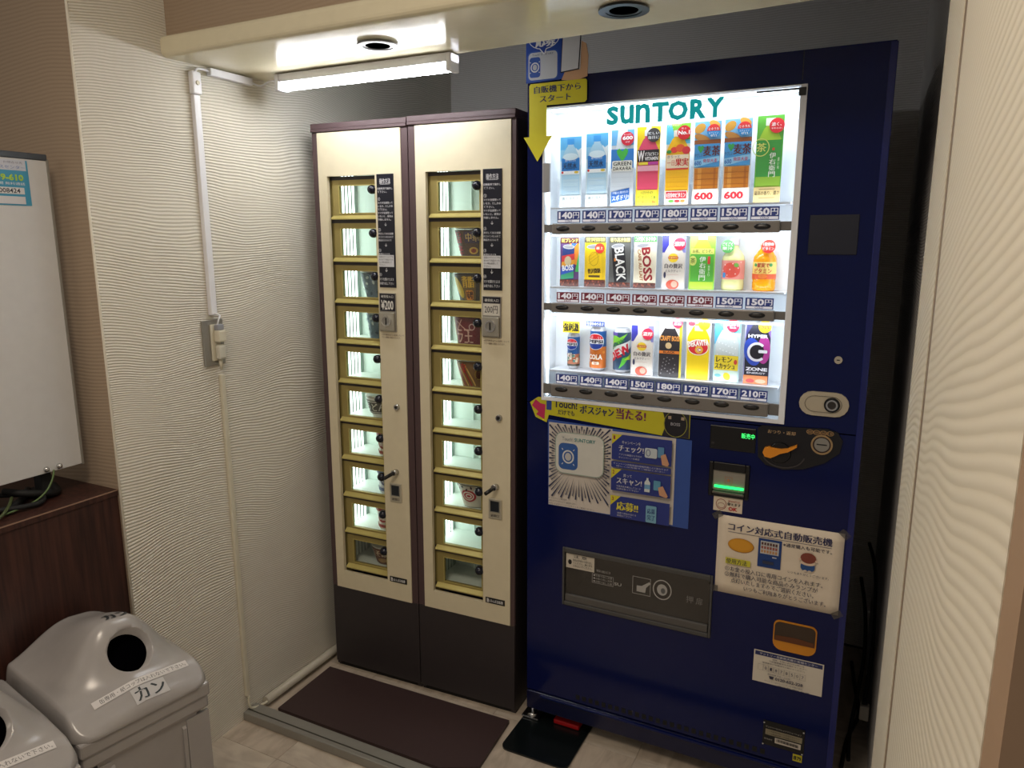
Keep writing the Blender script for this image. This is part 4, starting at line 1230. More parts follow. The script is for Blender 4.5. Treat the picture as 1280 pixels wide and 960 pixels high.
def c_zone(a, W, H):
    a.rect(0, 0, W, H, (150, 150, 190)).rect(W * .05, 0, W * .30, H, (60, 60, 110)).rect(W * .76, 0, W, H, (120, 90, 150))
    bottle2d(a, W * .52, 0, W * .94, H * 1.0, (38, 34, 44), (34, 34, 50), sh=.82)
    a.ell(W * .34, H * .52, .020, .034, (50, 80, 190), rot=.2).ell(W * .76, H * .56, .015, .034, (180, 60, 150)).ell(W * .50, H * .52, .017, .022, (26, 24, 36))
    a.loop(W * .50, H * .52, .0225, .0235, .006, (236, 236, 244), 45, 315).rect(W * .56, H * .505, W * .90, H * .555, (236, 236, 244), .002)
    a.text('HYPER', W * .14, H * .745, W * .90, H * .80, (236, 236, 244), .05).text('ZONE', W * .10, H * .215, W * .94, H * .27, (236, 236, 244), .05).text('ENERGY', W * .16, H * .165, W * .88, H * .195, (220, 220, 230), .02)
    a.rect(W * .03, 0, W * .97, H * .14, (206, 130, 80)).ell(W * .3, H * .05, .010, .005, (190, 60, 60)).ell(W * .7, H * .05, .012, .005, (226, 170, 140))
    a.ell(W * .76, H * .93, .015, .015, (246, 200, 30)).text('150L', W * .54, H * .895, W * .98, H * .96, (206, 70, 30), .05, skew=.3)


CARDY = 1.8215
XC = [-.7437, -.672, -.605, -.539, -.466, -.396, -.326, -.2555]
ZR = [1.5125, 1.3085, 1.0845]


def card(row, col, H, fn, lab, W=.0585, dz=0.0, x=None):
    cx = XC[col] if x is None else x
    t = thing('drink_card', lab, 'sample drink', (cx, CARDY, ZR[row]), (0, 0, 0), 'sample drinks in the display window')
    b = MB(); b.box(-W / 2, W / 2, 0, .003, 0, H, ink((226, 230, 234), .4), .0006, 1); b.build('card_panel', t)
    b = MB(); b.box(-W / 4, W / 4, .003, .016, 0, .004, ink((220, 224, 230), .4)); b.build('card_foot', t)
    a = Art(flat(-W / 2, 0, 0), rough=.42); fn(a, W, H); a.build('printed_picture', t)
    return t


D_ = 'drink card '
card(0, 0, .176, c_water, 'pale blue water bottle card, leftmost in the top row, over 140円')
card(0, 1, .180, c_water, 'pale blue water bottle card, second from left in the top row')
card(0, 2, .184, c_green, 'white and blue drink card with green heart and red 600 badge')
card(0, 3, .187, c_vitamin, 'yellow card with a pink vitamin drink and black W band')
card(0, 4, .189, c_fruit, 'yellow fruit drink card with red No.1 badge in the top row')
card(0, 5, .189, c_barley, 'amber barley tea card beside the yellow fruit drink card', W=.062)
card(0, 6, .190, c_barley, 'amber barley tea card beside the green tea card in the top row', W=.062)
card(0, 7, .192, c_tea, 'tall green tea card at the right end of the top row')
card(1, 0, .127, c_rainbow, 'rainbow coloured coffee can card, left end of middle row', W=.053)
card(1, 1, .129, c_yellow, 'yellow coffee can card, second in the middle row', W=.058)
card(1, 2, .128, c_black, 'black coffee can card with large sideways white letters', W=.058)
card(1, 3, .130, c_cream, 'cream coffee can card with large sideways red letters', W=.058)
card(1, 4, .131, c_milk, 'white milk tea bottle card in the middle row over 150円', W=.058)
card(1, 5, .134, c_tea2, 'light green tea bottle card in the middle row', W=.062)
card(2, 3, .128, c_milk, 'white milk tea bottle card in the bottom row', W=.058)
card(2, 4, .147, c_craft, 'black coffee bottle card with orange band, bottom row', W=.058)
card(2, 5, .150, c_deka, 'yellow vitamin soda card with red oval emblem, bottom row', W=.060)
card(2, 6, .152, c_lemon, 'clear lemon squash bottle card with yellow label, bottom row', W=.062)
card(2, 7, .151, c_zone, 'dark energy drink bottle card with white C ring, bottom row right end', W=.060)


def dummy_can(x, r, h, fn, lab, banner=None):
    t = thing('sample_can', lab, 'sample drink', (x, CARDY + .022, ZR[2]), (0, 0, 0), 'sample drinks in the display window')
    b = MB(); b.lathe([(.0001, .002), (r * .72, .0), (r * .78, .0015), (r * .97, .007), (r, .010), (r, h - .012), (r * .96, h - .008), (r * .84, h - .001), (r * .84, h), (r * .78, h), (r * .76, h - .003), (.0001, h - .003)], ink((190, 190, 194), .3, .4), seg=32); b.build('can', t)
    a = Art(bowed(0, 0, 0, r), sub=.005, rough=.35); fn(a, r, h); a.build('printed_wrap', t)
    if banner:
        txt, bc, tc_, z0, hh, ww = banner
        b = MB(); b.box(-ww / 2, ww / 2, -r - .004, -r - .002, z0, z0 + hh, ink(bc, .5)); bo = b.build('banner', t)
        a = Art(flat(-ww / 2, -r - .004, z0)); a.text(txt, .002, hh * .12, ww - .002, hh * .88, tc_, .04); a.build('lettering', bo)
    return t


def pepsi_mark(a, x, z, r):
    a.ell(x, z, r * 1.08, r * 1.08, (240, 240, 244)).ell(x, z + r * .30, r * .95, r * .68, (214, 40, 50), 0, 180).ell(x, z - r * .30, r * .95, r * .68, (30, 60, 150), 180, 360).text('PEPSI', x - r * .95, z - r * .22, x + r * .95, z + r * .22, (20, 26, 50), .05)


def w_pepsi1(a, r, h):
    P_ = math.pi * r * .62
    a.rect(-P_, .008, P_, h - .010, (34, 86, 146)).rect(-P_, .008, P_, h * .42, (180, 110, 80)).rect(-P_, .008, P_, h * .14, (60, 56, 40))
    for k in range(12): a.ell(-P_ * .8 + (k * .0083) % (P_ * 1.6), h * (.2 + (k * .057) % .2), .0035, .004, (214, 196, 170) if k % 2 else (80, 130, 120))
    pepsi_mark(a, 0, h * .70, .0145)
    a.text('生', -.010, h * .26, .010, h * .46, (234, 226, 210), .05)


def w_pepsi2(a, r, h):
    P_ = math.pi * r * .62
    a.rect(-P_, .008, P_, h - .010, (30, 84, 150)).rect(-P_, .008, P_, h * .56, (206, 110, 30))
    for k in range(10): a.ell(-P_ * .8 + (k * .0113) % (P_ * 1.6), h * (.1 + (k * .067) % .4), .004, .004, (232, 150, 60) if k % 2 else (150, 70, 30))
    pepsi_mark(a, 0, h * .68, .0205)
    a.text('COLA', -.018, h * .27, .018, h * .39, (246, 236, 220), .06).rect(-.008, h * .15, .010, h * .22, (240, 226, 200), .003).text('生', -.004, h * .155, .006, h * .215, (190, 60, 30), .04)


def w_dew(a, r, h):
    P_ = math.pi * r * .62
    a.rect(-P_, .008, P_, h - .010, (40, 70, 100)).poly([(-P_, h * .2), (P_, h * .62), (P_, h * .78), (-P_, h * .5)], (232, 236, 232)).poly([(-P_ * .6, h * .72), (0, h * .66), (P_ * .5, h * .9), (0, h * .8), (-P_ * .5, h * .9)], (130, 206, 60)).poly([(-P_, h * .45), (-P_ * .3, h * .70), (-P_, h * .8)], (170, 210, 50)).poly([(0, h * .10), (P_ * .2, h * .34), (P_ * .7, h * .40), (P_ * .3, h * .2)], (90, 190, 60)).poly([(P_ * .3, h * .3), (P_, h * .5), (P_, h * .3)], (190, 214, 50)).rect(-P_, h * .84, -P_ * .1, h - .010, (90, 70, 150))
    a.text('MOUNTAIN', -P_ * .75, h * .60, P_ * .35, h * .68, (60, 140, 60), .04, rot=.62).text('DEW', -P_ * .72, h * .36, P_ * .72, h * .56, (206, 30, 50), .07, rot=.5)


dummy_can(-.7375, .0165, .097, w_pepsi1, 'small blue cola can under a yellow banner, bottom row left end', ('強刺激', (240, 216, 40), (30, 26, 30), .100, .030, .048))
dummy_can(-.667, .0215, .117, w_pepsi2, 'blue and orange cola can under a small blue banner, bottom row', ('生搾りのうまさ', (36, 66, 140), (240, 240, 244), .121, .012, .050))
dummy_can(-.6005, .0225, .117, w_dew, 'green and silver soda can with slanted red lettering, bottom row')


def dummy_bottle(x, lab, liquid, label_fn, cap, badge, bs):
    t = thing('sample_bottle', lab, 'sample drink', (x, CARDY + .026, ZR[1] - .0), (0, 0, 0), 'sample drinks in the display window')
    r = .0265
    b = MB(); b.lathe([(.0001, 0), (r * .90, 0), (r, .004), (r, .020), (r * .96, .023), (r, .026), (r, .072), (r * .95, .080), (r * .60, .094), (r * .42, .098), (r * .42, .106)], ink(liquid, .18), seg=30); b.build('bottle', t)
    b = MB(); b.cyl((0, 0, .106), (0, 0, .123), r * .46, r * .44, ink(cap, .4), 24); b.build('cap', t)
    a = Art(bowed(0, 0, 0, r + .0003), sub=.005, rough=.4); label_fn(a, r); a.build('printed_wrap', t)
    b = MB(); b.cyl((bs[0], -r - .001, .104), (bs[0], -r - .003, .104), bs[1], bs[1], ink(badge[0], .4), 24); bo = b.build('badge', t)
    a = Art(flat(bs[0], -r - .003, .104))
    a.text(badge[1], -bs[1] * .75, .001, bs[1] * .75, bs[1] * .6, (250, 246, 240), .03).text(badge[2], -bs[1] * .8, -bs[1] * .55, bs[1] * .8, -.001, (250, 246, 240), .03); a.build('lettering', bo)
    return t


def l_peach(a, r):
    P_ = math.pi * r * .60
    a.rect(-P_, .026, P_, .071, (232, 150, 140)).ell(0, .048, .022, .018, (230, 90, 76)).ell(.012, .060, .006, .005, (120, 180, 80), rot=-.5).rect(-.022, .030, -.013, .042, (60, 140, 200), .002)
    for k in range(12): a.ell(-P_ * .9 + (k * .0061) % (P_ * 1.8), .030 + (k * .0137) % .038, .0014, .0014, (250, 236, 230), n=8)


def l_orange(a, r):
    P_ = math.pi * r * .60
    a.rect(-P_, .028, P_, .068, (246, 216, 120)).rect(-P_, .028, P_, .040, (226, 96, 50)).text('果実で', -.014, .055, .014, .066, (200, 40, 44), .05).text('ビタミン', -.020, .042, .020, .053, (206, 50, 40), .05).ell(-.018, .061, .004, .004, (70, 160, 90)).ell(.018, .061, .004, .004, (70, 160, 90)).ell(0, .035, .010, .006, (240, 130, 60))


dummy_bottle(-.3265, 'cloudy yellow peach drink bottle with pink label, middle row', (226, 226, 160), l_peach, (226, 214, 222), ((90, 170, 90), 'ごくごく', '果汁'), (-.010, .0155))
dummy_bottle(-.2535, 'bright orange fruit drink bottle at right end of middle row', (246, 160, 10), l_orange, (236, 226, 214), ((220, 50, 40), '1日分の', 'ビタミン'), (.010, .0155))

# ------------------------------------------------------------------ signs on and around the blue machine
# tall corner sign with arrow
t = thing('arrow_sign', 'yellow sign with down arrow on top left corner of blue machine', 'sign', (-.765, MY, 1.79))
b = MB(); YEL = ink((214, 204, 30), .45)
P = [(-.078, -.027), (-.078, .022), (-.074, .027), (.074, .027), (.078, .023), (.078, -.022), (.073, -.027), (-.030, -.027), (-.030, -.101), (-.014, -.101), (-.055, -.162), (-.094, -.101), (-.078, -.101)]
b.prism(P, (0, -.0055, 0), (1, 0, 0), (0, 0, 1), (0, -1, 0), .0018, YEL); bd = b.build('board', t)
a = Art(flat(0, -.0073, 0)); a.text('自販機下から', -.064, .003, .062, .020, (24, 44, 96), .04).text('スタート', -.048, -.019, .036, -.003, (24, 44, 96), .04); a.build('lettering', t)
t = thing('phone_sign', 'blue and white sign with hand holding phone above yellow arrow sign', 'sign', (-.765, MY, 1.82))
b = MB(); SB = ink((38, 78, 176), .45)
b.prism([(-.088, .000), (.004, .002), (.030, .008), (.012, .10), (.012, .18), (-.088, .18)], (0, -.0035, 0), (1, 0, 0), (0, 0, 1), (0, -1, 0), .0018, SB); b.build('board', t)
b = MB(); b.prism([(.010, .0), (.050, -.006), (.078, .003), (.080, .05), (.074, .078), (.062, .085), (.060, .02), (.020, .02)], (0, -.0035, 0), (1, 0, 0), (0, 0, 1), (0, -1, 0), .003, ink((214, 170, 132), .6)); b.build('hand', t)
b = MB(); b.prism([(.008, .016), (.057, .020), (.063, .120), (.013, .116)], (0, -.0066, 0), (1, 0, 0), (0, 0, 1), (0, -1, 0), .002, ink((26, 26, 30), .4)); b.build('phone', t)
a = Art(flat(0, -.0087, 0)); a.poly([(.010, .018), (.055, .022), (.061, .118), (.015, .114)], (214, 218, 226)); a.build('phone_screen', t)
a = Art(flat(0, -.0053, 0))
a.rect(-.084, .003, .001, .074, (60, 100, 190), .012).rect(-.081, .006, -.002, .071, (206, 212, 222), .010).rect(-.078, .012, -.048, .060, (50, 90, 180), .007)
a.loop(-.063, .036, .012, .012, .003, (230, 234, 240)).ell(-.063, .036, .006, .007, (200, 206, 216))
for k in range(4): a.line(-.063 + .016 * math.cos(.785 + k * 1.571), .036 + .016 * math.sin(.785 + k * 1.571), -.063 + .019 * math.cos(.785 + k * 1.571), .036 + .019 * math.sin(.785 + k * 1.571), .002, (230, 234, 240))
a.text('Touch! SUNTORY', -.070, .0625, -.012, .0675, (50, 80, 120)).ell(-.038, .106, .044, .030, (240, 244, 250)).poly([(-.058, .086), (-.026, .086), (-.037, .063)], (240, 244, 250)).ell(-.038, .106, .042, .028, (30, 70, 170)).poly([(-.055, .086), (-.029, .086), (-.037, .067)], (30, 70, 170)).text('応募', -.060, .082, -.008, .112, (240, 244, 250), .06)
a.build('printed_picture', t)

# banner strip and campaign poster
t = thing('prize_banner', 'yellow banner with red arrow below the display window', 'banner', (-.62, MY, .97))
b = MB(); b.prism([(-.222, .020), (-.198, .037), (.220, .037), (.220, -.032), (.155, -.032), (-.165, -.010), (-.172, -.032), (-.205, -.020)], (0, -.0005, 0), (1, 0, 0), (0, 0, 1), (0, -1, 0), .001, ink((196, 190, 40), .4)); b.build('strip', t)
a = Art(flat(0, -.0015, 0))
a.poly([(-.216, .012), (-.205, .030), (-.190, .020), (-.175, .018), (-.178, -.024), (-.203, -.012), (-.196, -.004)], (190, 40, 90)).rect(-.172, .004, -.157, .030, (40, 70, 150), .002)
a.text('Touch!', -.150, .013, -.082, .034, (26, 30, 70), .03).text('だけでも', -.138, -.006, -.090, .008, (26, 30, 70), .03).text('ボス', -.074, .004, -.034, .026, (26, 40, 90), .05).text('ジャン', -.030, .003, .020, .025, (26, 40, 90), .05).text('当たる!', .028, .000, .106, .028, (110, 30, 90), .05)
a.poly([(.150, -.032), (.160, .000), (.150, .034), (.218, .034), (.219, -.031)], (34, 32, 44)).ell(.184, .002, .028, .032, (20, 20, 30)).loop(.184, .002, .030, .034, .0015, (150, 150, 60)).rect(.165, .014, .173, .022, (170, 150, 130)).rect(.198, .014, .206, .022, (170, 150, 130)).text('BOSS', .172, -.002, .196, .006, (160, 160, 170), .02)
a.build('lettering', t)
t = thing('campaign_poster', 'blue and white campaign poster with radiating lines and phone steps', 'poster', (-.785, MY, .699))
b = MB(); b.prism([(0, .003), (.392, 0), (.392, .235), (-.003, .248)], (0, -.0004, 0), (1, 0, 0), (0, 0, 1), (0, -1, 0), .001, ink((50, 82, 160), .35)); b.build('sheet', t)
a = Art(flat(0, -.0014, 0), rough=.4)
a.rect(.001, .004, .183, .241, (206, 198, 190)).rect(.183, .004, .352, .236, (206, 198, 190))
cx, cz = .092, .150
for k in range(72):
    an = k * math.pi / 36 + .02
    c_, s_ = math.cos(an), math.sin(an)
    Rm = min((.088 / abs(c_)) if abs(c_) > 1e-3 else 9, ((.089 if s_ > 0 else .118) / abs(s_)) if abs(s_) > 1e-3 else 9) * (1 if k % 2 else .92)
    r0 = .058 + .008 * (k % 3)
    w0 = .0016 + .0008 * (k % 2)
    a.poly([(cx + r0 * c_, cz + r0 * s_), (cx + Rm * c_ - w0 * s_, cz + Rm * s_ + w0 * c_), (cx + Rm * c_ + w0 * s_, cz + Rm * s_ - w0 * c_)], (44, 50, 80))
a.rect(.024, .104, .164, .220, (150, 170, 160), .022).rect(.026, .106, .162, .218, (206, 206, 200), .020).rect(.034, .116, .090, .190, (52, 92, 160), .014)
a.loop(.062, .152, .017, .019, .004, (214, 214, 214)).ell(.062, .152, .009, .011, (190, 190, 190))
for k in range(4): a.line(.062 + .021 * math.cos(.785 + k * 1.571), .152 + .026 * math.sin(.785 + k * 1.571), .062 + .026 * math.cos(.785 + k * 1.571), .152 + .032 * math.sin(.785 + k * 1.571), .002, (220, 220, 220))
a.text('Touch!', .044, .197, .076, .207, (120, 130, 140)).text('SUNTORY', .080, .197, .140, .207, (60, 130, 130), .02)
a.text('※応募にはアプリのダウンロードと会員登録が必要です。', .006, .018, .090, .023, (70, 70, 80)).text('※詳しくはキャンペーンサイトをご確認ください。', .006, .010, .140, .015, (70, 70, 80)).text('キャンペーン期間中', .006, .026, .060, .031, (70, 70, 80))
N1 = (40, 54, 130)
for z0, z1, n_, yl in ((.163, .232, '1', 1), (.078, .138, '2', 1), (.004, .064, '3', 1)):
    a.rect(.186, z0, .345, z1, N1).poly([(.186, z1), (.186, z1 - .028), (.214, z1)], (206, 196, 50)).text(n_, .190, z1 - .014, .195, z1 - .004, (140, 60, 60), .03)
a.rect(.186, .142, .345, .159, N1, .003).text('キャンペーン対象商品は各販売機により異なります', .192, .151, .338, .156, (200, 200, 210)).text('詳しくは売場でご確認ください', .200, .145, .330, .149, (200, 200, 210))
Wh = (206, 206, 212)
a.text('キャンペーンを', .214, .208, .264, .217, Wh, .01).text('チェック!', .206, .188, .272, .205, Wh, .05).text('アプリの画面から今月の', .206, .177, .268, .182, Wh).text('キャンペーンを確認', .206, .169, .262, .174, Wh)
a.text('買って', .220, .119, .243, .127, Wh, .01).text('スキャン!', .202, .099, .270, .116, Wh, .05).text('対象商品を購入してコード', .202, .090, .268, .095, Wh).text('を読み取って下さい', .202, .083, .262, .088, Wh)
a.text('応募!!', .204, .026, .262, .050, (216, 206, 70), .06).text('抽選で賞品が当たる', .206, .016, .258, .021, Wh).text('詳細はアプリへ', .206, .009, .246, .014, Wh)
a.rect(.276, .180, .308, .206, (190, 200, 206), .004).loop(.285, .193, .006, .009, .0015, (40, 60, 120)).rect(.310, .184, .326, .212, (90, 140, 180), .002).poly([(.318, .190), (.330, .196), (.340, .170), (.336, .163), (.322, .166)], (200, 150, 118))
a.poly([(.278, .088), (.292, .088), (.293, .114), (.288, .121), (.288, .126), (.283, .126), (.283, .121), (.278, .114)], (206, 214, 218)).rect(.278, .096, .293, .108, (110, 160, 200)).rect(.302, .096, .320, .122, (90, 150, 180), .002).poly([(.314, .104), (.326, .110), (.340, .084), (.336, .079), (.318, .084)], (200, 150, 118))
a.rect(.284, .006, .312, .052, (120, 170, 196), .003).text('応募', .288, .030, .308, .044, (30, 60, 120), .04).text('完了', .288, .013, .308, .027, (30, 60, 120), .04)
a.build('printed_picture', t)

# small OK sticker
t = thing('animal_sticker', 'small white sticker reading OK under the banknote reader', 'sticker', (-.3325, MY, .762))
b = MB(); b.box(0, .070, -.0012, -.0003, 0, .037, ink((220, 206, 186), .5)); b.build('backing', t)
a = Art(flat(0, -.0012, 0)); a.loop(.019, .018, .013, .014, .0015, (140, 60, 50)).loop(.019, .015, .009, .007, .001, (140, 60, 50)).text('新500円玉', .036, .026, .064, .031, (170, 70, 60), .01).text('使えます', .034, .017, .066, .025, (40, 40, 50), .04).text('OK', .037, .004, .059, .014, (180, 40, 40), .06); a.build('lettering', t)

# taped notice
t = thing('taped_notice', 'white paper notice taped on blue machine explaining coin use', 'notice', (-.3185, MY, .546), (0, 0, 0))
b = MB()
tt = bmesh.new()  # sheet with a slight curl at its lower right corner
NX, NZ = 12, 8
g = [[tt.verts.new((.2905 * i / NX, -.0012 - .003 * max(0, i / NX - .8) * max(0, .4 - j / NZ), .2065 * j / NZ + .003 * (1 - i / NX) * 0)) for j in range(NZ + 1)] for i in range(NX + 1)]
for i in range(NX):
    for j in range(NZ): tt.faces.new((g[i][j], g[i + 1][j], g[i + 1][j + 1], g[i][j + 1]))
ext = bmesh.ops.extrude_face_region(tt, geom=list(tt.faces))
for v in [v for v in ext['geom'] if isinstance(v, bmesh.types.BMVert)]: v.co.y += .0006
b.join(tt, PAPER, True); b.build('sheet', t)
a = Art(flat(0, -.0022, 0), rough=.7)
NV = (34, 36, 66)
a.text('コイン対応式自動販売機', .026, .170, .265, .190, (36, 40, 84), .035).rect(.026, .1655, .265, .1665, (36, 40, 84))
a.text('※通常購入も可能です。', .157, .151, .266, .161, NV, .015)
a.ell(.0585, .134, .0315, .0185, (170, 112, 20)).ell(.0580, .1345, .0300, .0172, (206, 144, 34)).ell(.0575, .135, .0250, .0138, (214, 152, 42))
a.rect(.100, .089, .154, .163, (26, 60, 124)).rect(.105, .124, .148, .157, (196, 196, 196))
for k in range(6):
    for j, c_ in enumerate(((190, 140, 90), (150, 80, 70), (90, 60, 60))): a.rect(.107 + k * .0066, .127 + j * .010, .1115 + k * .0066, .134 + j * .010, c_)
a.rect(.112, .099, .138, .107, (50, 56, 80)).rect(.134, .117, .144, .120, (190, 190, 200))
# little bowing figure: brown cap of hair over a blue coat
a.rect(.1995, .100, .2315, .122, (40, 78, 136), .009).ell(.2155, .121, .017, .007, (224, 200, 176)).ell(.2155, .133, .0175, .0135, (128, 62, 48)).ell(.197, .128, .003, .003, (224, 200, 176)).ell(.234, .128, .003, .003, (224, 200, 176)).ell(.2105, .1005, .004, .002, (230, 210, 190)).ell(.2205, .1005, .004, .002, (230, 210, 190))
a.text('いつもありがとうございます。', .172, .087, .264, .0935, NV, .01)
a.rect(.024, .083, .084, .099, (206, 200, 60)).text('使用方法', .026, .084, .076, .0975, NV, .02)
a.text('①お金の投入口に専用コインを入れます。', .024, .064, .252, .077, NV, .015).text('②無料で購入可能な商品のみランプが', .024, .049, .242, .062, NV, .015).text('点灯いたしますのでご選択ください。', .040, .034, .234, .047, NV, .015).text('いつもご利用ありがとうございます。', .072, .018, .262, .031, NV, .015)
a.build('lettering', t)
TAPE = glass('sticky_tape', (0.72, 0.72, 0.72), 0.10, 0.4)
for x, z, an in ((-.002, .2055, .6), (.290, .206, -.7), (.288, .002, .6), (-.004, .008, .05)):
    b = MB(); c_, s_ = math.cos(an), math.sin(an)
    P = [(x + u * c_ - v * s_, z + u * s_ + v * c_) for u, v in ((-.012, -.008), (.012, -.008), (.012, .008), (-.012, .008))]
    b.prism(P, (0, -.0028, 0), (1, 0, 0), (0, 0, 1), (0, -1, 0), .0003, TAPE); b.build('tape', t)

# customer centre sticker
t = thing('contact_sticker', 'white sticker with digits and phone number below the coin return', 'sticker', (-.2125, MY, .3235), (0, 0, 0))
b = MB(); b.box(0, .164, -.0012, -.0003, 0, .0865, ink((214, 206, 192), .5)); b.build('backing', t)
a = Art(flat(0, -.0012, 0))
a.rect(.003, .0735, .161, .0845, (34, 44, 96)).text('サントリー自動販売機お客様センター', .014, .0755, .150, .0825, (206, 206, 212), .01)
a.text('故障・お問い合わせの際には', .045, .067, .120, .071, NV).text('下記管理番号をお知らせください', .037, .0605, .126, .065, NV).text('管理番号(下記番号をお知らせください)', .022, .0535, .122, .058, NV)
for k, ch in enumerate(' 01878507'):
    x = .012 + k * .0125; a.border(x, .0345, x + .0125, .0505, .0004, (120, 116, 110))
    if ch != ' ': a.text(ch, x + .0038, .0385, x + .0085, .0465, NV)
a.text('0120-652-228', .055, .0175, .120, .0255, NV, .04).poly([(.042, .018), (.050, .018), (.052, .026), (.040, .026)], (50, 50, 70)).text('受付時間 平日・土日祝', .036, .0285, .090, .0325, NV)
a.text('サントリービバレッジサービス株式会社', .030, .009, .120, .013, NV).text('東京都港区台場', .062, .003, .136, .0065, NV)
a.build('lettering', t)
t = thing('check_sticker', 'tiny square yellow sticker near the foot of the blue machine', 'sticker', (-.103, MY, .128))
b = MB(); b.box(0, .022, -.0012, -.0003, 0, .0195, ink((190, 180, 40), .5)); b.build('backing', t)
a = Art(flat(0, -.0012, 0)); a.text('8', .002, .004, .009, .016, (30, 30, 30), .04).text('79', .010, .004, .020, .015, (30, 30, 30), .04); a.build('lettering', t)

# ================================================================== FLOOR ITEMS
b = MB()
b.prism([(-1.560, 1.487), (-.974, 1.487), (-.878, 1.538), (-.893, 1.752), (-1.566, 1.735)], (0, 0, 0.0003), (1, 0, 0), (0, 1, 0), (0, 0, 1), .012, ink((58, 40, 40), .55, bump=.1))
# straight front edge carried on to the right end of the mat
b.build('floor_mat', label='dark brown board mat on the floor in front of the noodle cabinets', cat='mat')
b = MB()
P = rr_poly(-.868, 1.642, -.662, 1.93, .022)
b.prism(P, (0, 0, .0003), (1, 0, 0), (0, 1, 0), (0, 0, 1), .0055, ink((14, 20, 22), .25))
b.build('drip_tray', label='black rounded plastic tray under the left foot of the blue machine', cat='tray')
b = MB(); b.box(-.772, -.690, 1.805, 1.845, .0062, .022, ink((170, 20, 26), .35), .004)
b.build('red_wedge', label='red block lying on the black tray under the blue machine', cat='block')

# cables and plug right of the blue machine
for k, (pts, lab) in enumerate((
        ([(.020, 2.60, .30), (.040, 2.45, .25), (.046, 2.30, .18), (.034, 2.20, .09), (.024, 2.10, .035), (.026, 2.0, .024)], 'dark cable hanging in the gap right of the blue machine'),
        ([(.035, 2.62, .42), (.058, 2.45, .39), (.066, 2.25, .28), (.0545, 2.096, .159)], 'dark cable running to the pale plug in the right gap'),
        ([(.015, 2.55, .012), (.030, 2.40, .010), (.045, 2.25, .012), (.02, 2.12, .010), (.01, 1.98, .010)], 'black cable lying on the floor in the right gap'))):
    b = MB(); b.tube(pts, .0055, BLACKR, 8); b.build('power_cable', label=lab, cat='cable', group='cables right of the blue machine')
pg = thing('cable_plug', 'pale grey plug on a dark cable right of blue machine', 'plug', (.055, 2.09, .125))
b = MB(); b.box(-.012, .012, -.012, .012, -.022, .022, ink((190, 186, 176), .5), .003); b.build('plug_body', pg)
b = MB(); b.cyl((0, 0, .022), (-.001, .006, .034), .008, .006, BLACKR, 12); b.build('strain_relief', pg)

# ================================================================== DARK WOOD CABINET, WHITEBOARD
WDM = wood('dark_walnut', (44, 24, 20), (72, 42, 34))
t = thing('wood_cabinet', 'dark walnut low cabinet at left behind the grey bins', 'cabinet', (-1.9, .3, 0))
b = MB(); b.box(-.25, .267, -1.0, YO - .3 - .002, 0.05, .818, WDM); b.build('body', t)
b = MB(); b.box(-.25, .270, -1.0, YO - .3 - .0015, .818, .833, WDM, .001); b.box(.2698, .2706, -1.0, YO - .302, .8305, .8335, ink((150, 120, 100), .4)); b.build('top_board', t)
b = MB(); b.box(-.24, .24, -.99, YO - .31, 0.0, .05, BLACKR); b.build('plinth', t)

t = thing('whiteboard', 'white board with dark top edge standing on the walnut cabinet', 'whiteboard', (-1.70, .5, .834))
b = MB(); b.box(-.018, 0, -.6, .558, .066, .772, ink((206, 206, 206), .3), .001); b.build('panel', t)
b = MB(); b.box(-.020, .002, -.6, .559, .772, .786, ink((70, 76, 84), .4), .002); b.build('top_rail', t)
b = MB(); b.box(-.020, .0015, .556, .562, .064, .776, ink((150, 148, 142), .4, .4), .001); b.build('side_rail', t)
for y in (.470, .500):
    b = MB(); b.sphere((.004, y, .076), .0065, CHROME); b.build('bolt', t)
for y in (.48, -.2):
    b = MB(); b.box(-.05, -.018, y - .012, y + .012, 0, .40, BLACKR, .002); b.box(-.11, -.018, y - .02, y + .02, 0, .008, BLACKR, .002); b.build('support', t)
t = thing('blue_label', 'blue and white label stuck on the upper corner of the whiteboard', 'sticker', (-1.6995, .958, 1.506))
am = lambda x, z, d: Vector((.0004 + d, x, z))
b = MB(); b.box(0, .0006, -.16, .056, 0, .096, ink((64, 150, 186), .4)); b.build('backing', t)
a = Art(am); a.rect(-.16, .074, .052, .096, (196, 200, 212)).text('お問合せ先', .006, .088, .046, .093, (110, 110, 130)).text('レンタルサービスセンター', -.08, .077, .050, .084, (90, 120, 180)).text('0120-139-610', -.07, .052, .044, .066, (170, 206, 60), .05).text('受付時間 無料通話', -.04, .043, .046, .049, (226, 232, 240)).rect(-.16, .024, .043, .038, (214, 214, 214)).text('008424', -.010, .026, .034, .036, (50, 50, 60), .02).rect(-.16, .003, .043, .019, (206, 206, 210)); a.build('lettering', t)

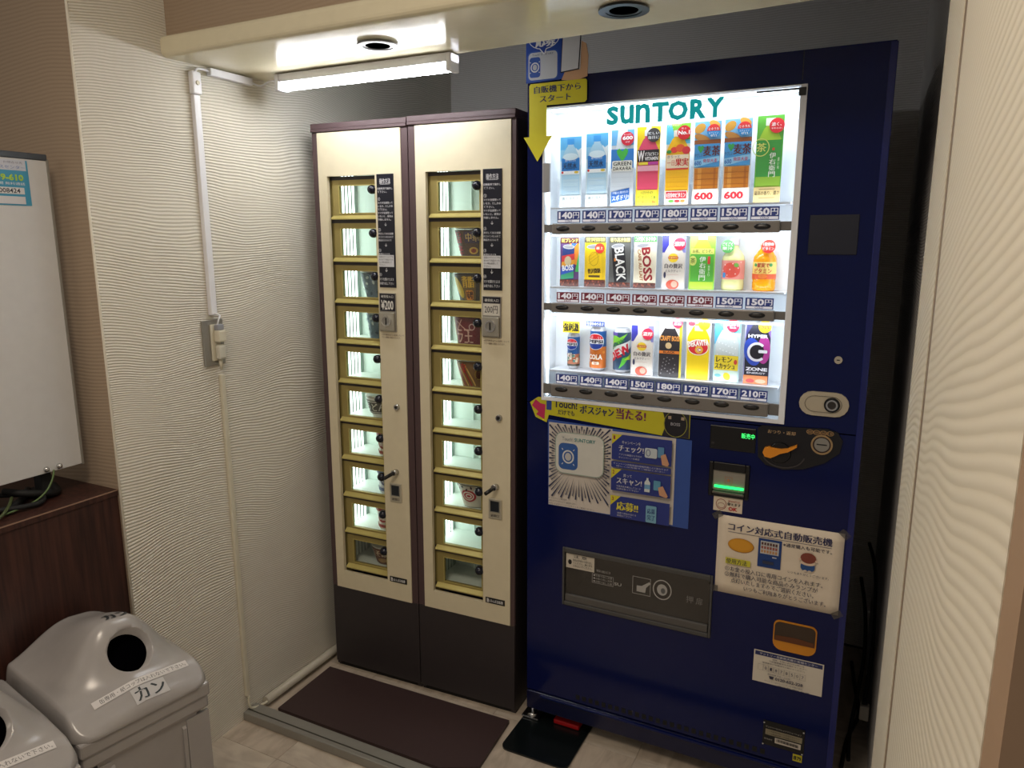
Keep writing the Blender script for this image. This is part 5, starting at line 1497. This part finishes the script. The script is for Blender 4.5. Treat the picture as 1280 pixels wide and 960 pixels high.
GC = ink((86, 110, 60), .45)
for k, (pts, m_, rr_, lab) in enumerate((
        ([(-1.694, .985, .905), (-1.688, .975, .885), (-1.684, .955, .862), (-1.684, .92, .845), (-1.68, .86, .84)], GC, .0022, 'thin green cord hanging from the whiteboard bolt'),
        ([(-1.80, .98, .842), (-1.74, .93, .842), (-1.70, .86, .842), (-1.72, .78, .842), (-1.69, .72, .842), (-1.66, .60, .842)], BLACKR, .0075, 'thick black cable on top of the walnut cabinet'),
        ([(-1.78, .90, .855), (-1.72, .96, .848), (-1.68, .93, .842), (-1.70, .84, .850), (-1.74, .80, .856)], BLACKR, .006, 'black cable loop under the whiteboard corner'),
        ([(-1.72, .90, .86), (-1.685, .87, .85), (-1.66, .83, .841), (-1.68, .80, .850), (-1.72, .82, .865), (-1.74, .86, .87)], ink((70, 80, 44), .5), .0035, 'olive coloured cord loop on the walnut cabinet'),
        ([(-1.78, 1.03, .842), (-1.72, 1.00, .842), (-1.71, .93, .862), (-1.75, .90, .87)], BLACKR, .008, 'black cable bending up behind the whiteboard'))):
    b = MB(); b.tube(pts, rr_, m_, 8); b.build('cable', label=lab, cat='cable', group='cables on the walnut cabinet')

# ================================================================== RECYCLING BINS
HOLE_SHADE = ink((3, 3, 5), 1.0)  # matt black that paints the darkness inside the bins
HOLE_SHADE.node_tree.nodes['Principled BSDF'].inputs['Specular IOR Level'].default_value = 0.0
BW, BD, BZ = .272, .366, .500


def sm(a_, b_, x):
    t_ = max(0, min(1, (x - a_) / (b_ - a_))); return t_ * t_ * (3 - 2 * t_)


def lid_h(s_, y):
    """height of the bin lid above its rim, s_ back from the front edge, y across"""
    ty = abs(y) / (BW / 2)
    edge = min(1, max(0, (1 - ty) / .05)) ** .5 * min(1, max(0, s_ / .010)) ** .5 * min(1, max(0, (BD - s_) / .02)) ** .5
    lip = .022 + .030 * sm(0, .060, s_)
    w_ = 1 - sm(.18, 1.05, abs(y - .016) / (BW / 2 + (-.016 if y > .016 else .016)))
    dome = .100 * sm(.052, .145, s_) * (1 - .58 * sm(.135, .36, s_)) * w_
    side = -.014 * ty
    return edge * (lip + dome + side)


def make_bin(loc, lab, with_kan):
    t = thing('recycling_bin', lab, 'bin', loc, (0, 0, math.radians(-10.2)), 'grey recycling bins')
    # body with recessed front panel, flange under the lid
    b = MB()
    hw = BW / 2 - .012
    tt = bmesh.new(); bmesh.ops.create_cube(tt, size=1)
    for v in tt.verts:
        k = .90 if v.co.z < 0 else 1
        v.co = Vector((-BD / 2 + v.co.x * (BD - .024) * k, v.co.y * 2 * hw * k, (v.co.z + .5) * (BZ - .06)))
    bmesh.ops.bevel(tt, geom=[e for e in tt.edges if abs(e.verts[0].co.z - e.verts[1].co.z) > .1], offset=.022, segments=4, affect='EDGES')
    b.join(tt, GREY_BIN)
    b.build('body', t)
    b = MB()
    b.box(-BD + .006, -.006, -hw - .005, hw + .005, BZ - .062, BZ - .032, GREY_BIN, .006)
    b.box(-BD + .003, -.003, -hw - .008, hw + .008, BZ - .034, BZ - .002, GREY_BIN, .005); b.build('flange', t)
    for y in (-.075, .072):
        b = MB(); b.prism([(-.016, .03), (-.020, 0.0), (-.020, BZ - .075), (-.008, BZ - .085), (-.008 - .008, .03)], (0, y - .004, 0), (1, 0, 0), (0, 0, 1), (0, 1, 0), .008, GREY_BIN); b.build('rib', t)
    for s_ in (-1, 1):
        b = MB(); b.prism([(0, 0), (.05, 0), (.05, BZ - .09), (0, BZ - .09)], (-.018, s_ * .078 if s_ > 0 else -.128, .02), (0, 1, 0), (0, 0, 1), (1, 0, 0), .008, GREY_BIN); b.build('front_rib', t)
    # lid as a solid, then cut the round opening
    tt = bmesh.new(); NX, NY = 56, 44
    xs = [BD * (i / NX) ** 1.15 for i in range(NX + 1)]
    ys = [-BW / 2 + BW * (.5 - .5 * math.cos(math.pi * j / NY)) * 1.0 for j in range(NY + 1)]
    CR = .035

    def wide(x):
        e2 = min(x, BD - x)
        return 1.0 if e2 >= CR else (BW / 2 - CR + math.sqrt(max(0, CR ** 2 - (CR - e2) ** 2))) / (BW / 2)
    top = [[tt.verts.new((-x, y * wide(x), BZ + lid_h(x, y))) for y in ys] for x in xs]
    for i in range(NX):
        for j in range(NY):
            f = tt.faces.new((top[i][j], top[i][j + 1], top[i + 1][j + 1], top[i + 1][j])); f.smooth = True
    # skirt and base
    rim = [top[0][j] for j in range(NY + 1)] + [top[i][NY] for i in range(1, NX + 1)] + [top[NX][j] for j in range(NY - 1, -1, -1)] + [top[i][0] for i in range(NX - 1, 0, -1)]
    low = [tt.verts.new((v.co.x, v.co.y, BZ - .004)) for v in rim]
    n = len(rim)
    for k in range(n): tt.faces.new((rim[k], low[k], low[(k + 1) % n], rim[(k + 1) % n]))
    tt.faces.new(low)
    bmesh.ops.recalc_face_normals(tt, faces=list(tt.faces))
    me = bpy.data.meshes.new('lid'); tt.to_mesh(me); tt.free(); me.materials.append(GREY_BIN); me.materials.append(GREY_BIN)
    lid = bpy.data.objects.new('lid', me); C.objects.link(lid)
    sc = .094; hc = BZ + lid_h(sc, 0)
    nx, nz = math.cos(math.radians(38)), math.sin(math.radians(38))
    cu = MB(); cu.cyl((-sc + nx * .06, .018, hc + nz * .06), (-sc - nx * .045, .018, hc - nz * .045), .048, .042, GREY_BIN, 40)
    co = cu.build('cutter')
    md = lid.modifiers.new('cut', 'BOOLEAN'); md.object = co; md.operation = 'DIFFERENCE'; md.solver = 'EXACT'
    dg = bpy.context.evaluated_depsgraph_get()
    nm = bpy.data.meshes.new_from_object(lid.evaluated_get(dg))
    lid.modifiers.clear(); lid.data = nm; nm.name = 'lid'
    bpy.data.objects.remove(co); lid.parent = t
    b = MB(); b.cyl((-sc - nx * .036, .018, hc - nz * .036), (-sc - nx * .040, .018, hc - nz * .040), .0425, .042, HOLE_SHADE, 40); b.build('opening', t, label='black disc painted as the darkness in the round opening')  # disc coloured black for the shade inside the bin
    # stickers lie on the lid surface; x runs along the front edge
    mp = lambda x, z, d: Vector((-z, x, BZ + lid_h(z, x) + d * 2.2 + .0006))
    a = Art(mp, sub=.02, rough=.6)

    def strip(z0, z1, x0, x1, c):
        m_ = 3
        for k in range(m_): a.d -= a.step * (1 if k else 0); a.rect(x0, z0 + (z1 - z0) * k / m_, x1, z0 + (z1 - z0) * (k + 1) / m_, c)
    strip(.038, .052, -.085, .108, (206, 202, 200))
    fl_ = lambda s2, x0, z0, x1, z1, c, bo: a.text(s2, x0, z0, x1, z1, c, bo)
    # text reads from the front: its height runs towards the back
    a.build('long_sticker', t)
    a = Art(mp, sub=.02, rough=.6)
    fl_('缶専用・紙コップは入れないで下さい。', -.072, .0405, .104, .0495, (96, 94, 94), .01)
    a.build('sticker_lettering', t)
    if with_kan:
        a = Art(mp, sub=.02, rough=.6); strip(.008, .036, -.018, .050, (182, 180, 180)); fl_('カン', -.012, .011, .046, .034, (40, 48, 52), .05); a.build('name_sticker', t)
        a = Art(mp, sub=.02, rough=.6); fl_('カン', .000, .146, .050, .180, (34, 38, 42), .06); a.build('top_lettering', t)
    return t


c0 = Vector((-1.245, .850, 0)); e_ = Vector((math.sin(math.radians(10.2)), math.cos(math.radians(10.2)), 0))
make_bin(c0, 'grey bin marked カン with dark round opening beside the left wall', True)
make_bin(c0 - e_ * .292 + Vector((.055, 0, 0)), 'grey bin nearest the camera, only its lid corner in view', False)
